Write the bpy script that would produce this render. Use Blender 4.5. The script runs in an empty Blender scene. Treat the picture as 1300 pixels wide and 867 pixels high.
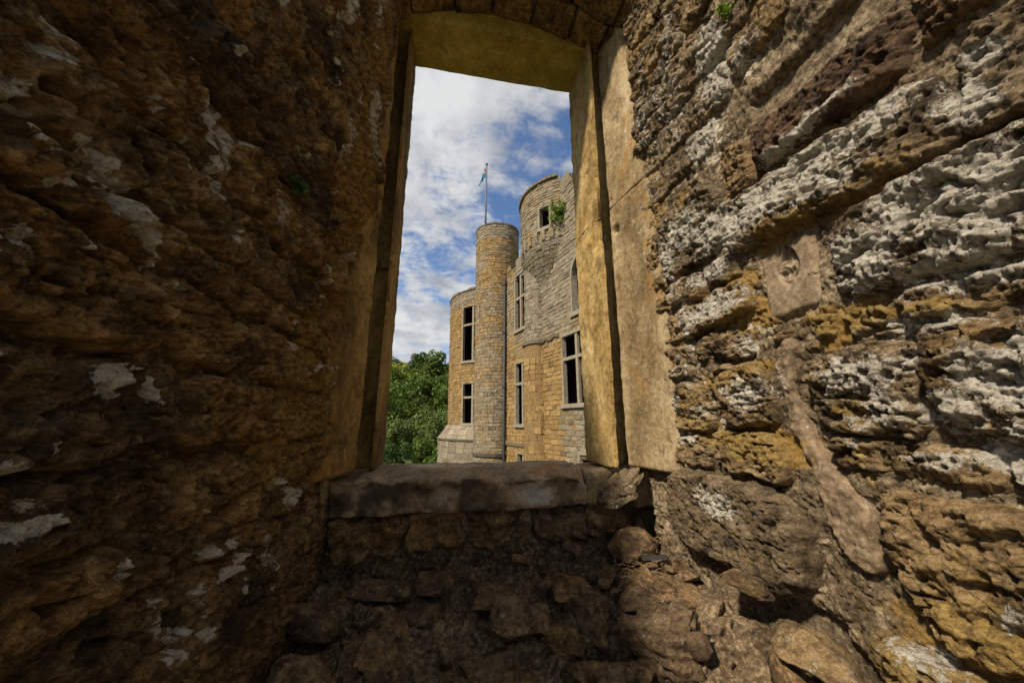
import bpy, bmesh, math, random
import numpy as np
from mathutils import Vector, Matrix, Euler

R = math.radians
S = bpy.context.scene
COL = S.collection

# ------------------------------------------------------------------ camera, sky, sun, exposure
cd = bpy.data.cameras.new('camera'); cam = bpy.data.objects.new('camera', cd); COL.objects.link(cam)
cd.sensor_width = 36.0; cd.lens = 36.0 * 433.0 / 1300.0; cd.clip_start = 0.02; cd.clip_end = 3000
cam.location = (0, 0, 0)
cam.rotation_euler = (R(90 + 13.3), 0, R(-10.3))
S.camera = cam

SUN_AZ, SUN_EL = -125.0, 45.0           # azimuth from +Y, clockwise seen from above
W = bpy.data.worlds.new('World'); S.world = W; W.use_nodes = True
wn, wl = W.node_tree.nodes, W.node_tree.links
wn.clear()
wo = wn.new('ShaderNodeOutputWorld'); bg = wn.new('ShaderNodeBackground')
sky = wn.new('ShaderNodeTexSky'); sky.sky_type = 'NISHITA'; sky.sun_disc = False
sky.sun_elevation = R(SUN_EL); sky.sun_rotation = R(SUN_AZ)
sky.air_density = 1.0; sky.dust_density = 0.6; sky.ozone_density = 1.5
bg.inputs['Strength'].default_value = 0.09
def wmath(op, a=None, b=None, c=None):
    n = wn.new('ShaderNodeMath'); n.operation = op
    for i, v in enumerate((a, b, c)):
        if v is None: continue
        if hasattr(v, 'is_output'): wl.new(v, n.inputs[i])
        else: n.inputs[i].default_value = v
    return n.outputs[0]
tc = wn.new('ShaderNodeTexCoord'); sp = wn.new('ShaderNodeSeparateXYZ'); wl.new(tc.outputs['Generated'], sp.inputs[0])
den = wmath('ADD', wmath('MAXIMUM', sp.outputs[2], 0.0), 0.22)
cb = wn.new('ShaderNodeCombineXYZ')
wl.new(wmath('DIVIDE', sp.outputs[0], den), cb.inputs[0]); wl.new(wmath('DIVIDE', sp.outputs[1], den), cb.inputs[1])
CLOUD_SHIFT = (0.42, 0.1, 0.0)
cm = wn.new('ShaderNodeMapping'); cm.inputs['Location'].default_value = CLOUD_SHIFT; wl.new(cb.outputs[0], cm.inputs[0])
def wnoise(scale, detail, rough, dist=0.0, src=None):
    n = wn.new('ShaderNodeTexNoise'); n.inputs['Scale'].default_value = scale; n.inputs['Detail'].default_value = detail
    n.inputs['Roughness'].default_value = rough; n.inputs['Distortion'].default_value = dist
    wl.new(cm.outputs[0] if src is None else src, n.inputs['Vector']); return n.outputs[0]
big = wnoise(1.35, 2, 0.45, 0.3); mid = wnoise(7.5, 9, 0.66, 0.35)
cm2 = wn.new('ShaderNodeMapping'); cm2.inputs['Scale'].default_value = (5.0, 17.0, 1.0); cm2.inputs['Rotation'].default_value = (0, 0, 0.5); wl.new(cb.outputs[0], cm2.inputs[0])
strk = wnoise(1.0, 6, 0.62, 0.6, cm2.outputs[0])            # thin streaky veil
cov = wmath('ADD', wmath('ADD', wmath('MULTIPLY', big, 0.58), wmath('MULTIPLY', mid, 0.30)), wmath('MULTIPLY', strk, 0.12))
mr = wn.new('ShaderNodeMapRange'); mr.interpolation_type = 'SMOOTHSTEP'; wl.new(cov, mr.inputs[0])
mr.inputs[1].default_value = 0.402; mr.inputs[2].default_value = 0.498
shade = wnoise(4.0, 6, 0.6, 0.2)
mr2 = wn.new('ShaderNodeMapRange'); wl.new(shade, mr2.inputs[0]); mr2.inputs[1].default_value = 0.30; mr2.inputs[2].default_value = 0.62
ccol = wn.new('ShaderNodeMix'); ccol.data_type = 'RGBA'; wl.new(mr2.outputs[0], ccol.inputs[0])
ccol.inputs[6].default_value = (1.55, 1.65, 1.85, 1); ccol.inputs[7].default_value = (3.3, 3.3, 3.3, 1)
skm = wn.new('ShaderNodeMix'); skm.data_type = 'RGBA'
wl.new(wmath('MULTIPLY', mr.outputs[0], 0.96), skm.inputs[0]); sdk = wn.new('ShaderNodeMix'); sdk.data_type = 'RGBA'; sdk.blend_type = 'MULTIPLY'; sdk.inputs[0].default_value = 1.0; sdk.inputs[7].default_value = (0.50, 0.57, 0.66, 1); wl.new(sky.outputs[0], sdk.inputs[6]); wl.new(sdk.outputs[2], skm.inputs[6]); wl.new(ccol.outputs[2], skm.inputs[7])
wl.new(skm.outputs[2], bg.inputs['Color']); wl.new(bg.outputs[0], wo.inputs[0])

sl = bpy.data.lights.new('sun', 'SUN'); sl.energy = 2.5; sl.angle = R(4); sl.color = (1.0, 0.90, 0.75)
sun = bpy.data.objects.new('sun', sl); COL.objects.link(sun)
sdir = Vector((math.sin(R(SUN_AZ)) * math.cos(R(SUN_EL)), math.cos(R(SUN_AZ)) * math.cos(R(SUN_EL)), math.sin(R(SUN_EL))))
sun.rotation_euler = sdir.to_track_quat('Z', 'Y').to_euler()
S.view_settings.view_transform = 'Standard'; S.view_settings.look = 'None'
S.view_settings.exposure = 1.4; S.view_settings.gamma = 1.0; S.view_settings.use_curve_mapping = False
S.render.engine = 'CYCLES'; S.cycles.use_denoising = True; S.cycles.max_bounces = 8; S.cycles.diffuse_bounces = 6
S.cycles.sample_clamp_indirect = 4.0

# ------------------------------------------------------------------ numpy noise
_rs = np.random.RandomState(7)
_P = np.concatenate([_rs.permutation(256)] * 3).astype(np.int32)
_G = _rs.normal(size=(256, 3)).astype(np.float32); _G /= np.linalg.norm(_G, axis=1)[:, None]
def pn(p, seed=0):
    p = np.asarray(p, np.float32) + np.float32(seed * 17.31)
    i = np.floor(p).astype(np.int32); f = p - i; i &= 255
    u = f * f * f * (f * (f * 6 - 15) + 10)
    r = np.zeros(len(p), np.float32)
    for a in (0, 1):
        pa = _P[i[:, 0] + a]
        wa = u[:, 0] if a else 1 - u[:, 0]
        for b in (0, 1):
            pb = _P[pa + i[:, 1] + b]
            wb = wa * (u[:, 1] if b else 1 - u[:, 1])
            for c in (0, 1):
                g = _G[_P[pb + i[:, 2] + c]]
                w = wb * (u[:, 2] if c else 1 - u[:, 2])
                r += w * (g[:, 0] * (f[:, 0] - a) + g[:, 1] * (f[:, 1] - b) + g[:, 2] * (f[:, 2] - c))
    return r * 1.5
def fbm(p, sc, oct=3, seed=0, gain=0.5):
    p = np.asarray(p, np.float32) * np.asarray(sc, np.float32)
    r = np.zeros(len(p), np.float32); a = 1.0
    for k in range(oct):
        r += a * pn(p, seed + k); p = p * 2.03; a *= gain
    return r
def sstep(x, a, b):
    t = np.clip((x - a) / (b - a), 0, 1); return t * t * (3 - 2 * t)

# ------------------------------------------------------------------ object helpers
def link(o, parent=None):
    COL.objects.link(o)
    if parent is not None: o.parent = parent
    return o
def tag(o, label=None, cat=None, group=None, kind=None):
    for k, v in (('label', label), ('category', cat), ('group', group), ('kind', kind)):
        if v: o[k] = v
    return o
def empty(name, loc, label, cat, group=None):
    o = bpy.data.objects.new(name, None); o.location = loc; o.empty_display_size = 0.1
    link(o); return tag(o, label, cat, group, 'thing')
def wloc(o):
    v = Vector((0, 0, 0))
    while o is not None: v += o.location; o = o.parent
    return v
def mesh(name, V, F, mat, parent=None, mask=None, smooth=True, origin=None):
    """V world-space (n,3); F list of arrays of polygons; origin becomes the object's own origin"""
    V = np.asarray(V, np.float64)
    if not isinstance(F, (list, tuple)) or (len(F) and np.isscalar(F[0][0])):
        F = [np.asarray(F)]
    if origin is None: origin = (V.min(0) + V.max(0)) / 2; origin[2] = V[:, 2].min()
    origin = np.asarray(origin, float)
    me = bpy.data.meshes.new(name)
    me.vertices.add(len(V)); me.vertices.foreach_set('co', (V - origin).astype(np.float32).ravel())
    starts, idx, st = [], [], 0
    for f in F:
        f = np.asarray(f)
        if f.size == 0: continue
        k = f.shape[1]; starts.append(st + np.arange(len(f)) * k); idx.append(f.ravel()); st += f.size
    starts = np.concatenate(starts); idx = np.concatenate(idx)
    me.loops.add(len(idx)); me.loops.foreach_set('vertex_index', idx.astype(np.int32))
    me.polygons.add(len(starts)); me.polygons.foreach_set('loop_start', starts.astype(np.int32))
    me.polygons.foreach_set('use_smooth', np.full(len(starts), smooth, bool))
    me.update(calc_edges=True); me.validate()
    if mask is not None:
        at = me.attributes.new('mask', 'FLOAT_COLOR', 'POINT')
        m = np.ones((len(V), 4), np.float32); m[:, :mask.shape[1]] = mask
        at.data.foreach_set('color', m.ravel())
    if mat is not None: me.materials.append(mat)
    o = bpy.data.objects.new(name, me)
    o.location = Vector(origin) - (wloc(parent) if parent is not None else Vector((0, 0, 0)))
    return link(o, parent)
class MB:
    """collects polygons, world space"""
    def __init__(s): s.v = []; s.f = {3: [], 4: []}; s.m = []
    def add(s, V, F, m=None):
        n = len(s.v); s.v.extend([tuple(p) for p in V])
        for f in F:
            s.f.setdefault(len(f), []).append([i + n for i in f])
        if m is not None: s.m.extend([m] * len(V))
    def box(s, lo, hi, m=None):
        x0, y0, z0 = lo; x1, y1, z1 = hi
        s.add([(x0,y0,z0),(x1,y0,z0),(x1,y1,z0),(x0,y1,z0),(x0,y0,z1),(x1,y0,z1),(x1,y1,z1),(x0,y1,z1)],
              [(0,3,2,1),(4,5,6,7),(0,1,5,4),(1,2,6,5),(2,3,7,6),(3,0,4,7)], m)
    def hexa(s, P, m=None):   # 8 points, bottom 4 then top 4
        s.add(P, [(0,3,2,1),(4,5,6,7),(0,1,5,4),(1,2,6,5),(2,3,7,6),(3,0,4,7)], m)
    def tube(s, pts, rad, n=8, m=None):
        pts = [Vector(p) for p in pts]; base = []
        rad = rad if hasattr(rad, '__len__') else [rad] * len(pts)
        V, F = [], []
        for i, p in enumerate(pts):
            t = (pts[min(i+1, len(pts)-1)] - pts[max(i-1, 0)]).normalized()
            a = t.orthogonal().normalized() if abs(t.z) < 0.9 else Vector((1,0,0)); a = (a - t*a.dot(t)).normalized(); b = t.cross(a)
            for k in range(n):
                an = 2*math.pi*k/n; V.append(p + (a*math.cos(an) + b*math.sin(an))*rad[i])
        for i in range(len(pts)-1):
            for k in range(n):
                F.append((i*n+k, i*n+(k+1)%n, (i+1)*n+(k+1)%n, (i+1)*n+k))
        F.append(tuple(range(n-1, -1, -1))); F.append(tuple(range((len(pts)-1)*n, len(pts)*n)))
        s.add(V, F, m)
    def build(s, name, mat, parent=None, smooth=False, origin=None):
        F = [np.array(f) for f in s.f.values() if f]
        return mesh(name, np.array(s.v), F, mat, parent, np.array(s.m) if s.m else None, smooth, origin)

# ------------------------------------------------------------------ materials
class NT:
    def __init__(s, name):
        s.mat = bpy.data.materials.new(name); s.mat.use_nodes = True
        s.n, s.l = s.mat.node_tree.nodes, s.mat.node_tree.links; s.n.clear()
        s.out = s.n.new('ShaderNodeOutputMaterial'); s.b = s.n.new('ShaderNodeBsdfPrincipled'); s.l.new(s.b.outputs[0], s.out.inputs[0])
        s.b.inputs['Roughness'].default_value = 0.92; s.b.inputs['Specular IOR Level'].default_value = 0.25
        s.pos = s.n.new('ShaderNodeNewGeometry').outputs['Position']
    def put(s, v, sock):
        if hasattr(v, 'is_output'): s.l.new(v, sock)
        elif isinstance(v, tuple): sock.default_value = v if len(v) == 4 else (*v, 1)
        else: sock.default_value = v
    def m(s, op, a, b=0.0, clamp=False):
        n = s.n.new('ShaderNodeMath'); n.operation = op; n.use_clamp = clamp; s.put(a, n.inputs[0]); s.put(b, n.inputs[1]); return n.outputs[0]
    def noise(s, scale, detail=5, rough=0.6, dist=0.0, stretch=None, off=0.0):
        n = s.n.new('ShaderNodeTexNoise'); n.inputs['Scale'].default_value = scale; n.inputs['Detail'].default_value = detail
        n.inputs['Roughness'].default_value = rough; n.inputs['Distortion'].default_value = dist
        mp = s.n.new('ShaderNodeMapping'); s.l.new(s.pos, mp.inputs[0]); mp.inputs['Location'].default_value = (off, off, off)
        if stretch: mp.inputs['Scale'].default_value = stretch
        s.l.new(mp.outputs[0], n.inputs['Vector']); return n.outputs[0]
    def vor(s, scale, feat='F1', stretch=None, rnd=1.0):
        n = s.n.new('ShaderNodeTexVoronoi'); n.feature = feat; n.inputs['Scale'].default_value = scale; n.inputs['Randomness'].default_value = rnd
        mp = s.n.new('ShaderNodeMapping'); s.l.new(s.pos, mp.inputs[0])
        if stretch: mp.inputs['Scale'].default_value = stretch
        s.l.new(mp.outputs[0], n.inputs['Vector']); return n
    def mix(s, f, a, b, mode='MIX'):
        n = s.n.new('ShaderNodeMix'); n.data_type = 'RGBA'; n.blend_type = mode; s.put(f, n.inputs[0]); s.put(a, n.inputs[6]); s.put(b, n.inputs[7]); return n.outputs[2]
    def ramp(s, f, *st):
        n = s.n.new('ShaderNodeValToRGB'); e = n.color_ramp.elements
        while len(e) < len(st): e.new(0.5)
        for i, (p, c) in enumerate(st): e[i].position = p; e[i].color = (*c, 1)
        s.put(f, n.inputs[0]); return n.outputs[0]
    def mr(s, f, a, b, lo=0.0, hi=1.0, smooth=True):
        n = s.n.new('ShaderNodeMapRange'); n.interpolation_type = 'SMOOTHSTEP' if smooth else 'LINEAR'; s.put(f, n.inputs[0])
        for i, v in zip((1, 2, 3, 4), (a, b, lo, hi)): n.inputs[i].default_value = v
        return n.outputs[0]
    def attr(s, name='mask'):
        a = s.n.new('ShaderNodeAttribute'); a.attribute_name = name; sp = s.n.new('ShaderNodeSeparateColor'); s.l.new(a.outputs['Color'], sp.inputs[0]); return sp.outputs
    def rnd(s): return s.n.new('ShaderNodeObjectInfo').outputs['Random']
    def bump(s, h, dist, strength=1.0, prev=None):
        n = s.n.new('ShaderNodeBump'); n.inputs['Distance'].default_value = dist; n.inputs['Strength'].default_value = strength
        s.put(h, n.inputs['Height'])
        if prev is not None: s.l.new(prev, n.inputs['Normal'])
        s.l.new(n.outputs[0], s.b.inputs['Normal']); return n.outputs[0]
    def base(s, c): s.put(c, s.b.inputs['Base Color'])

def rubble_material(name, cols, dark_amt, ochre, lichen, stretch=(1, 1, 1.8), speck=0.0, lk=0.74):
    """weathered sandstone rubble: mask r = lichen crust, g = ochre algae, plus golden light painted on the left wall, b = red stone"""
    t = NT(name); a = t.attr()
    n2 = t.noise(11, 7, 0.70, 0.5, stretch); n3 = t.noise(46, 7, 0.75, 0.4, stretch); n5 = t.noise(88, 6, 0.78, 0.5, stretch, 7.0); n4 = t.noise(170, 4, 0.7)
    tone = t.m('ADD', t.m('MULTIPLY', n2, 0.40), t.m('ADD', t.m('MULTIPLY', n3, 0.35), t.m('MULTIPLY', n5, 0.25)))
    c = t.ramp(tone, (0.36, cols[0]), (0.45, cols[1]), (0.54, cols[2]), (0.66, cols[3]))
    rn = t.rnd()
    c = t.mix(1.0, c, t.ramp(rn, (0.0, (0.62, 0.60, 0.58)), (0.35, (1.0, 0.98, 0.95)), (0.7, (1.25, 1.10, 0.80)), (1.0, (1.15, 1.15, 1.12))), 'MULTIPLY')
    c = t.mix(t.mr(a[2], 0.1, 0.9), c, t.ramp(tone, (0.38, (0.022, 0.012, 0.008)), (0.50, (0.095, 0.045, 0.028)), (0.64, (0.21, 0.12, 0.075))))
    # random dark patches drawn by noise
    c = t.mix(t.m('MULTIPLY', t.mr(t.noise(5.5, 9, 0.74, 0.6, stretch, 3.1), 0.49, 0.60), dark_amt), c, (0.018, 0.012, 0.007))
    on = t.m('ADD', t.m('MULTIPLY', t.m('SUBTRACT', t.noise(15, 8, 0.75, 0.5, off=9.0), 0.5), 1.7), t.m('MULTIPLY', t.m('SUBTRACT', n5, 0.5), 1.0))
    c = t.mix(t.m('MULTIPLY', t.mr(t.m('ADD', t.m('MULTIPLY', a[1], 0.85), on), 0.40, 0.75), 0.72), c, t.ramp(n3, (0.34, ochre[0]), (0.64, ochre[1])))
    ln = t.m('ADD', t.m('MULTIPLY', t.m('SUBTRACT', t.noise(19, 9, 0.78, 0.6, off=5.0), 0.5), 1.5), t.m('MULTIPLY', t.m('SUBTRACT', t.noise(62, 7, 0.78, 0.6, off=2.0), 0.5), 1.5))
    li = t.mr(t.m('ADD', t.m('ADD', t.m('MULTIPLY', a[0], lk), speck), ln), 0.44, 0.58)
    c = t.mix(li, c, t.ramp(t.m('ADD', t.m('MULTIPLY', n3, 0.5), t.m('MULTIPLY', n5, 0.5)), (0.36, lichen[0]), (0.50, lichen[1]), (0.66, lichen[2])))
    c = t.mix(t.mr(t.m('ADD', t.m('MULTIPLY', n4, 0.5), t.m('MULTIPLY', n5, 0.5)), 0.55, 0.64, 0.0, 0.7), c, (0.020, 0.014, 0.008))
    t.base(c)
    cr = t.vor(70, 'F1', stretch).outputs['Distance']
    h1 = t.m('ADD', t.m('MULTIPLY', n3, 1.0), t.m('ADD', t.m('MULTIPLY', cr, -0.5), t.m('MULTIPLY', n5, 0.5)))
    b = t.bump(h1, 0.018, 1.0)
    t.bump(t.m('ADD', n4, t.m('MULTIPLY', li, 0.5)), 0.006, 0.9, b)
    return t.mat
M_RIGHT = rubble_material('lichened_sandstone_rubble', [(0.036, 0.023, 0.012), (0.14, 0.095, 0.049), (0.32, 0.235, 0.14), (0.56, 0.45, 0.31)], 0.72,
                          [(0.18, 0.108, 0.026), (0.50, 0.325, 0.088)], [(0.24, 0.205, 0.15), (0.56, 0.50, 0.405), (0.80, 0.74, 0.625)], (1, 1, 1.25), 0.18, 0.54)
M_LEFT = rubble_material('brown_sandstone_rubble', [(0.018, 0.010, 0.004), (0.090, 0.051, 0.020), (0.28, 0.175, 0.074), (0.62, 0.46, 0.27)], 0.7,
                         [(0.12, 0.064, 0.012), (0.46, 0.27, 0.066)], [(0.24, 0.20, 0.145), (0.54, 0.475, 0.37), (0.80, 0.73, 0.60)], (1, 1, 1.25), 0.13, 0.74)
M_LEDGE = rubble_material('dark_brown_rubble', [(0.020, 0.013, 0.007), (0.105, 0.067, 0.035), (0.29, 0.195, 0.106), (0.60, 0.44, 0.275)], 0.66,
                          [(0.11, 0.066, 0.012), (0.34, 0.215, 0.038)], [(0.20, 0.175, 0.135), (0.44, 0.40, 0.32), (0.66, 0.61, 0.51)], (1, 1, 1.2), 0.03)  # dark brown rubble tone shared by the ledge stones

def mortar_material(name, c0, c1, c2, bd=0.006):
    t = NT(name); a = t.attr()
    n1 = t.noise(6, 6, 0.65, 0.4); n2 = t.noise(55, 6, 0.7); n4 = t.noise(190, 3, 0.6)
    c = t.ramp(t.m('ADD', t.m('MULTIPLY', n1, 0.4), t.m('MULTIPLY', n2, 0.6)), (0.38, c0), (0.5, c1), (0.62, c2))
    oc = t.m('ADD', a[1], t.m('MULTIPLY', t.m('SUBTRACT', t.noise(16, 6, 0.7, 0.4, off=9.0), 0.5), 1.5))
    c = t.mix(t.m('MULTIPLY', t.mr(oc, 0.4, 0.8), 0.8), c, (0.24, 0.14, 0.03))
    li = t.m('ADD', a[0], t.m('MULTIPLY', t.m('SUBTRACT', t.noise(26, 9, 0.78, 0.6, off=5.0), 0.5), 2.6))
    li = t.m('SUBTRACT', li, t.m('MULTIPLY', a[0], 0.35))
    c = t.mix(t.mr(li, 0.47, 0.56), c, t.ramp(n2, (0.36, (0.20, 0.175, 0.13)), (0.64, (0.62, 0.56, 0.46))))
    t.base(c)
    t.bump(t.m('ADD', n2, t.m('MULTIPLY', n4, 0.4)), bd, 0.8)
    return t.mat
M_MORTAR = mortar_material('old_lime_mortar', (0.035, 0.023, 0.012), (0.14, 0.10, 0.056), (0.36, 0.28, 0.18), 0.014)
M_MORTAR_DARK = mortar_material('dark_earthy_mortar', (0.016, 0.009, 0.004), (0.080, 0.047, 0.020), (0.26, 0.17, 0.08), 0.010)
M_CEMENT = mortar_material('smooth_cement_repair', (0.10, 0.068, 0.038), (0.20, 0.14, 0.085), (0.32, 0.24, 0.155), 0.006)
M_SOIL = mortar_material('dark_earth_fill', (0.025, 0.016, 0.009), (0.10, 0.066, 0.036), (0.28, 0.20, 0.115), 0.005)

def ashlar_material(name, c0, c1, c2, moss):
    t = NT(name); a = t.attr()
    n1 = t.noise(3.2, 5, 0.6, 0.5, (1, 1, 0.45)); n2 = t.noise(38, 7, 0.72, 0.2); n4 = t.noise(170, 3, 0.6)
    c = t.ramp(t.m('ADD', t.m('MULTIPLY', n1, 0.62), t.m('MULTIPLY', n2, 0.38)), (0.38, c0), (0.5, c1), (0.62, c2))
    c = t.mix(t.m('MULTIPLY', t.mr(t.noise(9, 8, 0.75, 0.7, (1, 1, 0.6), 1.3), 0.52, 0.62), 0.6), c, c0)
    c = t.mix(t.m('MULTIPLY', t.mr(t.noise(4.2, 7, 0.7, 0.6, (1, 1, 0.4), 8.3), 0.56, 0.66), 0.55), c, (0.34, 0.15, 0.025))
    ms = t.m('ADD', a[1], t.m('MULTIPLY', t.m('SUBTRACT', t.noise(7, 7, 0.7, 0.6, (1, 1, 0.5), 4.0), 0.5), 1.6))
    c = t.mix(t.m('MULTIPLY', t.mr(ms, 0.3, 0.8), 0.75), c, moss)
    li = t.m('ADD', a[0], t.m('MULTIPLY', t.m('SUBTRACT', t.noise(26, 9, 0.80, 0.5, off=2.0), 0.5), 2.3))
    c = t.mix(t.m('MULTIPLY', t.mr(li, 0.50, 0.57), 0.85), c, (0.40, 0.38, 0.33))
    c = t.mix(t.mr(t.m('ADD', t.m('MULTIPLY', n4, 0.5), t.m('MULTIPLY', t.noise(70, 6, 0.78, 0.4, off=6.0), 0.5)), 0.54, 0.64, 0.0, 0.75), c, (0.05, 0.032, 0.012))
    c = t.mix(t.mr(t.m('ADD', a[2], t.m('MULTIPLY', t.m('SUBTRACT', n2, 0.5), 0.9)), 0.1, 0.9, 0.0, 0.85), c, (0.020, 0.015, 0.009))
    t.base(c); t.bump(t.m('ADD', n2, t.m('MULTIPLY', n4, 0.5)), 0.011, 0.9)
    return t.mat
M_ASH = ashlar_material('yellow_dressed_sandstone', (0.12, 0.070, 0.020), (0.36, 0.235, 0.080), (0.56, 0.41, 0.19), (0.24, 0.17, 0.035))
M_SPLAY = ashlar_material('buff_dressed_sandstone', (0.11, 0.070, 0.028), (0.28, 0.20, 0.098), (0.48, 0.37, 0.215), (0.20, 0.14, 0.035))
M_ASH_L = ashlar_material('shaded_ochre_sandstone', (0.05, 0.027, 0.007), (0.20, 0.118, 0.031), (0.38, 0.24, 0.08), (0.13, 0.085, 0.015))  # darker copy of the yellow window stone with shade put into its colour
M_LINTEL = ashlar_material('algae_stained_sandstone', (0.14, 0.09, 0.018), (0.34, 0.235, 0.05), (0.48, 0.35, 0.10), (0.23, 0.18, 0.028))
M_SILL = ashlar_material('sill_sandstone_shade_and_dirt', (0.10, 0.066, 0.036), (0.29, 0.21, 0.128), (0.52, 0.41, 0.275), (0.17, 0.125, 0.04))

def castle_material(name, ochre0, ochre1, grey0, grey1):
    """mask r = grey weathering, g = tone of the single stone, b = stain"""
    t = NT(name); a = t.attr()
    n1 = t.noise(0.8, 5, 0.65, 0.5); n2 = t.noise(7, 6, 0.7, 0.3); n3 = t.noise(28, 4, 0.7)
    k = t.m('ADD', t.m('MULTIPLY', n2, 0.75), t.m('MULTIPLY', a[1], 0.22))
    oc = t.mix(t.mr(k, 0.25, 0.8), ochre0, ochre1); gr = t.mix(t.mr(k, 0.25, 0.8), grey0, grey1)
    f = t.m('ADD', a[0], t.m('MULTIPLY', t.m('SUBTRACT', t.m('ADD', t.m('MULTIPLY', n1, 0.6), t.m('MULTIPLY', n2, 0.4)), 0.5), 2.2))
    c = t.mix(t.mr(f, 0.25, 0.75), oc, gr)
    c = t.mix(t.mr(n3, 0.52, 0.72, 0, 0.45), c, (0.07, 0.05, 0.03))
    c = t.mix(t.m('MULTIPLY', a[2], t.mr(n2, 0.4, 0.6)), c, (0.06, 0.05, 0.04))
    t.base(c); t.bump(t.m('ADD', n2, t.m('MULTIPLY', n3, 0.6)), 0.05, 0.8)
    return t.mat
M_CASTLE = castle_material('castle_ochre_sandstone', (0.20, 0.118, 0.040), (0.40, 0.262, 0.105), (0.155, 0.124, 0.082), (0.345, 0.288, 0.205))
M_CJOINT = castle_material('castle_joint_mortar', (0.16, 0.10, 0.042), (0.30, 0.20, 0.09), (0.15, 0.122, 0.085), (0.28, 0.238, 0.175))
M_TRIM = castle_material('castle_window_stone', (0.24, 0.18, 0.105), (0.34, 0.27, 0.175), (0.23, 0.197, 0.145), (0.32, 0.28, 0.215))
def plain(name, c, rough=0.8, metal=0.0, n=30, var=0.25):
    t = NT(name); t.base(t.mix(t.mr(t.noise(n, 4, 0.6), 0.3, 0.7, 0.0, var), c, tuple(x * 0.4 for x in c)))
    t.b.inputs['Roughness'].default_value = rough; t.b.inputs['Metallic'].default_value = metal; return t.mat
M_INNER = plain('interior_plaster', (0.11, 0.08, 0.05), 0.95, 0, 2, 0.6)
M_PIPE = plain('weathered_lead_pipe', (0.055, 0.055, 0.055), 0.6, 0.3)
M_POLE = plain('painted_grey_pole', (0.10, 0.11, 0.12), 0.5, 0.2)
M_SLATE = plain('dark_slate', (0.035, 0.032, 0.03), 0.85, 0, 40, 0.5)
M_TWIG = plain('dry_twig', (0.20, 0.13, 0.07), 0.9, 0, 60, 0.5)
def leafmat(name, c0, c1, sc=0.35):
    t = NT(name); a = t.attr()
    c = t.mix(t.mr(a[0], 0, 1, 0, 1, False), c0, c1); c = t.mix(t.mr(t.noise(sc, 3, 0.6), 0.35, 0.65, 0.0, 0.5), c, t.mix(1.0, c, (0.75, 0.85, 0.6), 'MULTIPLY'))
    t.base(c); t.b.inputs['Roughness'].default_value = 0.6
    tr = t.n.new('ShaderNodeBsdfTranslucent'); t.put(c, tr.inputs[0]); ad = t.n.new('ShaderNodeMixShader'); ad.inputs[0].default_value = 0.3
    t.l.new(t.b.outputs[0], ad.inputs[1]); t.l.new(tr.outputs[0], ad.inputs[2]); t.l.new(ad.outputs[0], t.out.inputs[0])
    return t.mat
M_LEAF = [leafmat('beech_leaves', (0.03, 0.055, 0.008), (0.125, 0.18, 0.024)), leafmat('bright_leaves', (0.15, 0.19, 0.022), (0.34, 0.37, 0.05)),
          leafmat('grey_green_leaves', (0.055, 0.09, 0.022), (0.18, 0.225, 0.06)), leafmat('dark_leaves', (0.02, 0.042, 0.008), (0.08, 0.125, 0.02))]
M_BARK = plain('grey_bark', (0.10, 0.08, 0.06), 0.95, 0, 8, 0.6)
M_PLANT = leafmat('wall_plant_leaves', (0.08, 0.16, 0.015), (0.24, 0.34, 0.05), 6)
def ground_mat():
    t = NT('meadow_ground'); c = t.ramp(t.noise(0.08, 6, 0.65, 0.5), (0.3, (0.03, 0.05, 0.012)), (0.7, (0.085, 0.115, 0.03))); t.base(c); return t.mat
M_GROUND = ground_mat()
M_FLOOR = mortar_material('pale_bounce_floor', (0.14, 0.115, 0.08), (0.26, 0.215, 0.155), (0.38, 0.32, 0.24), 0.01)

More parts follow.
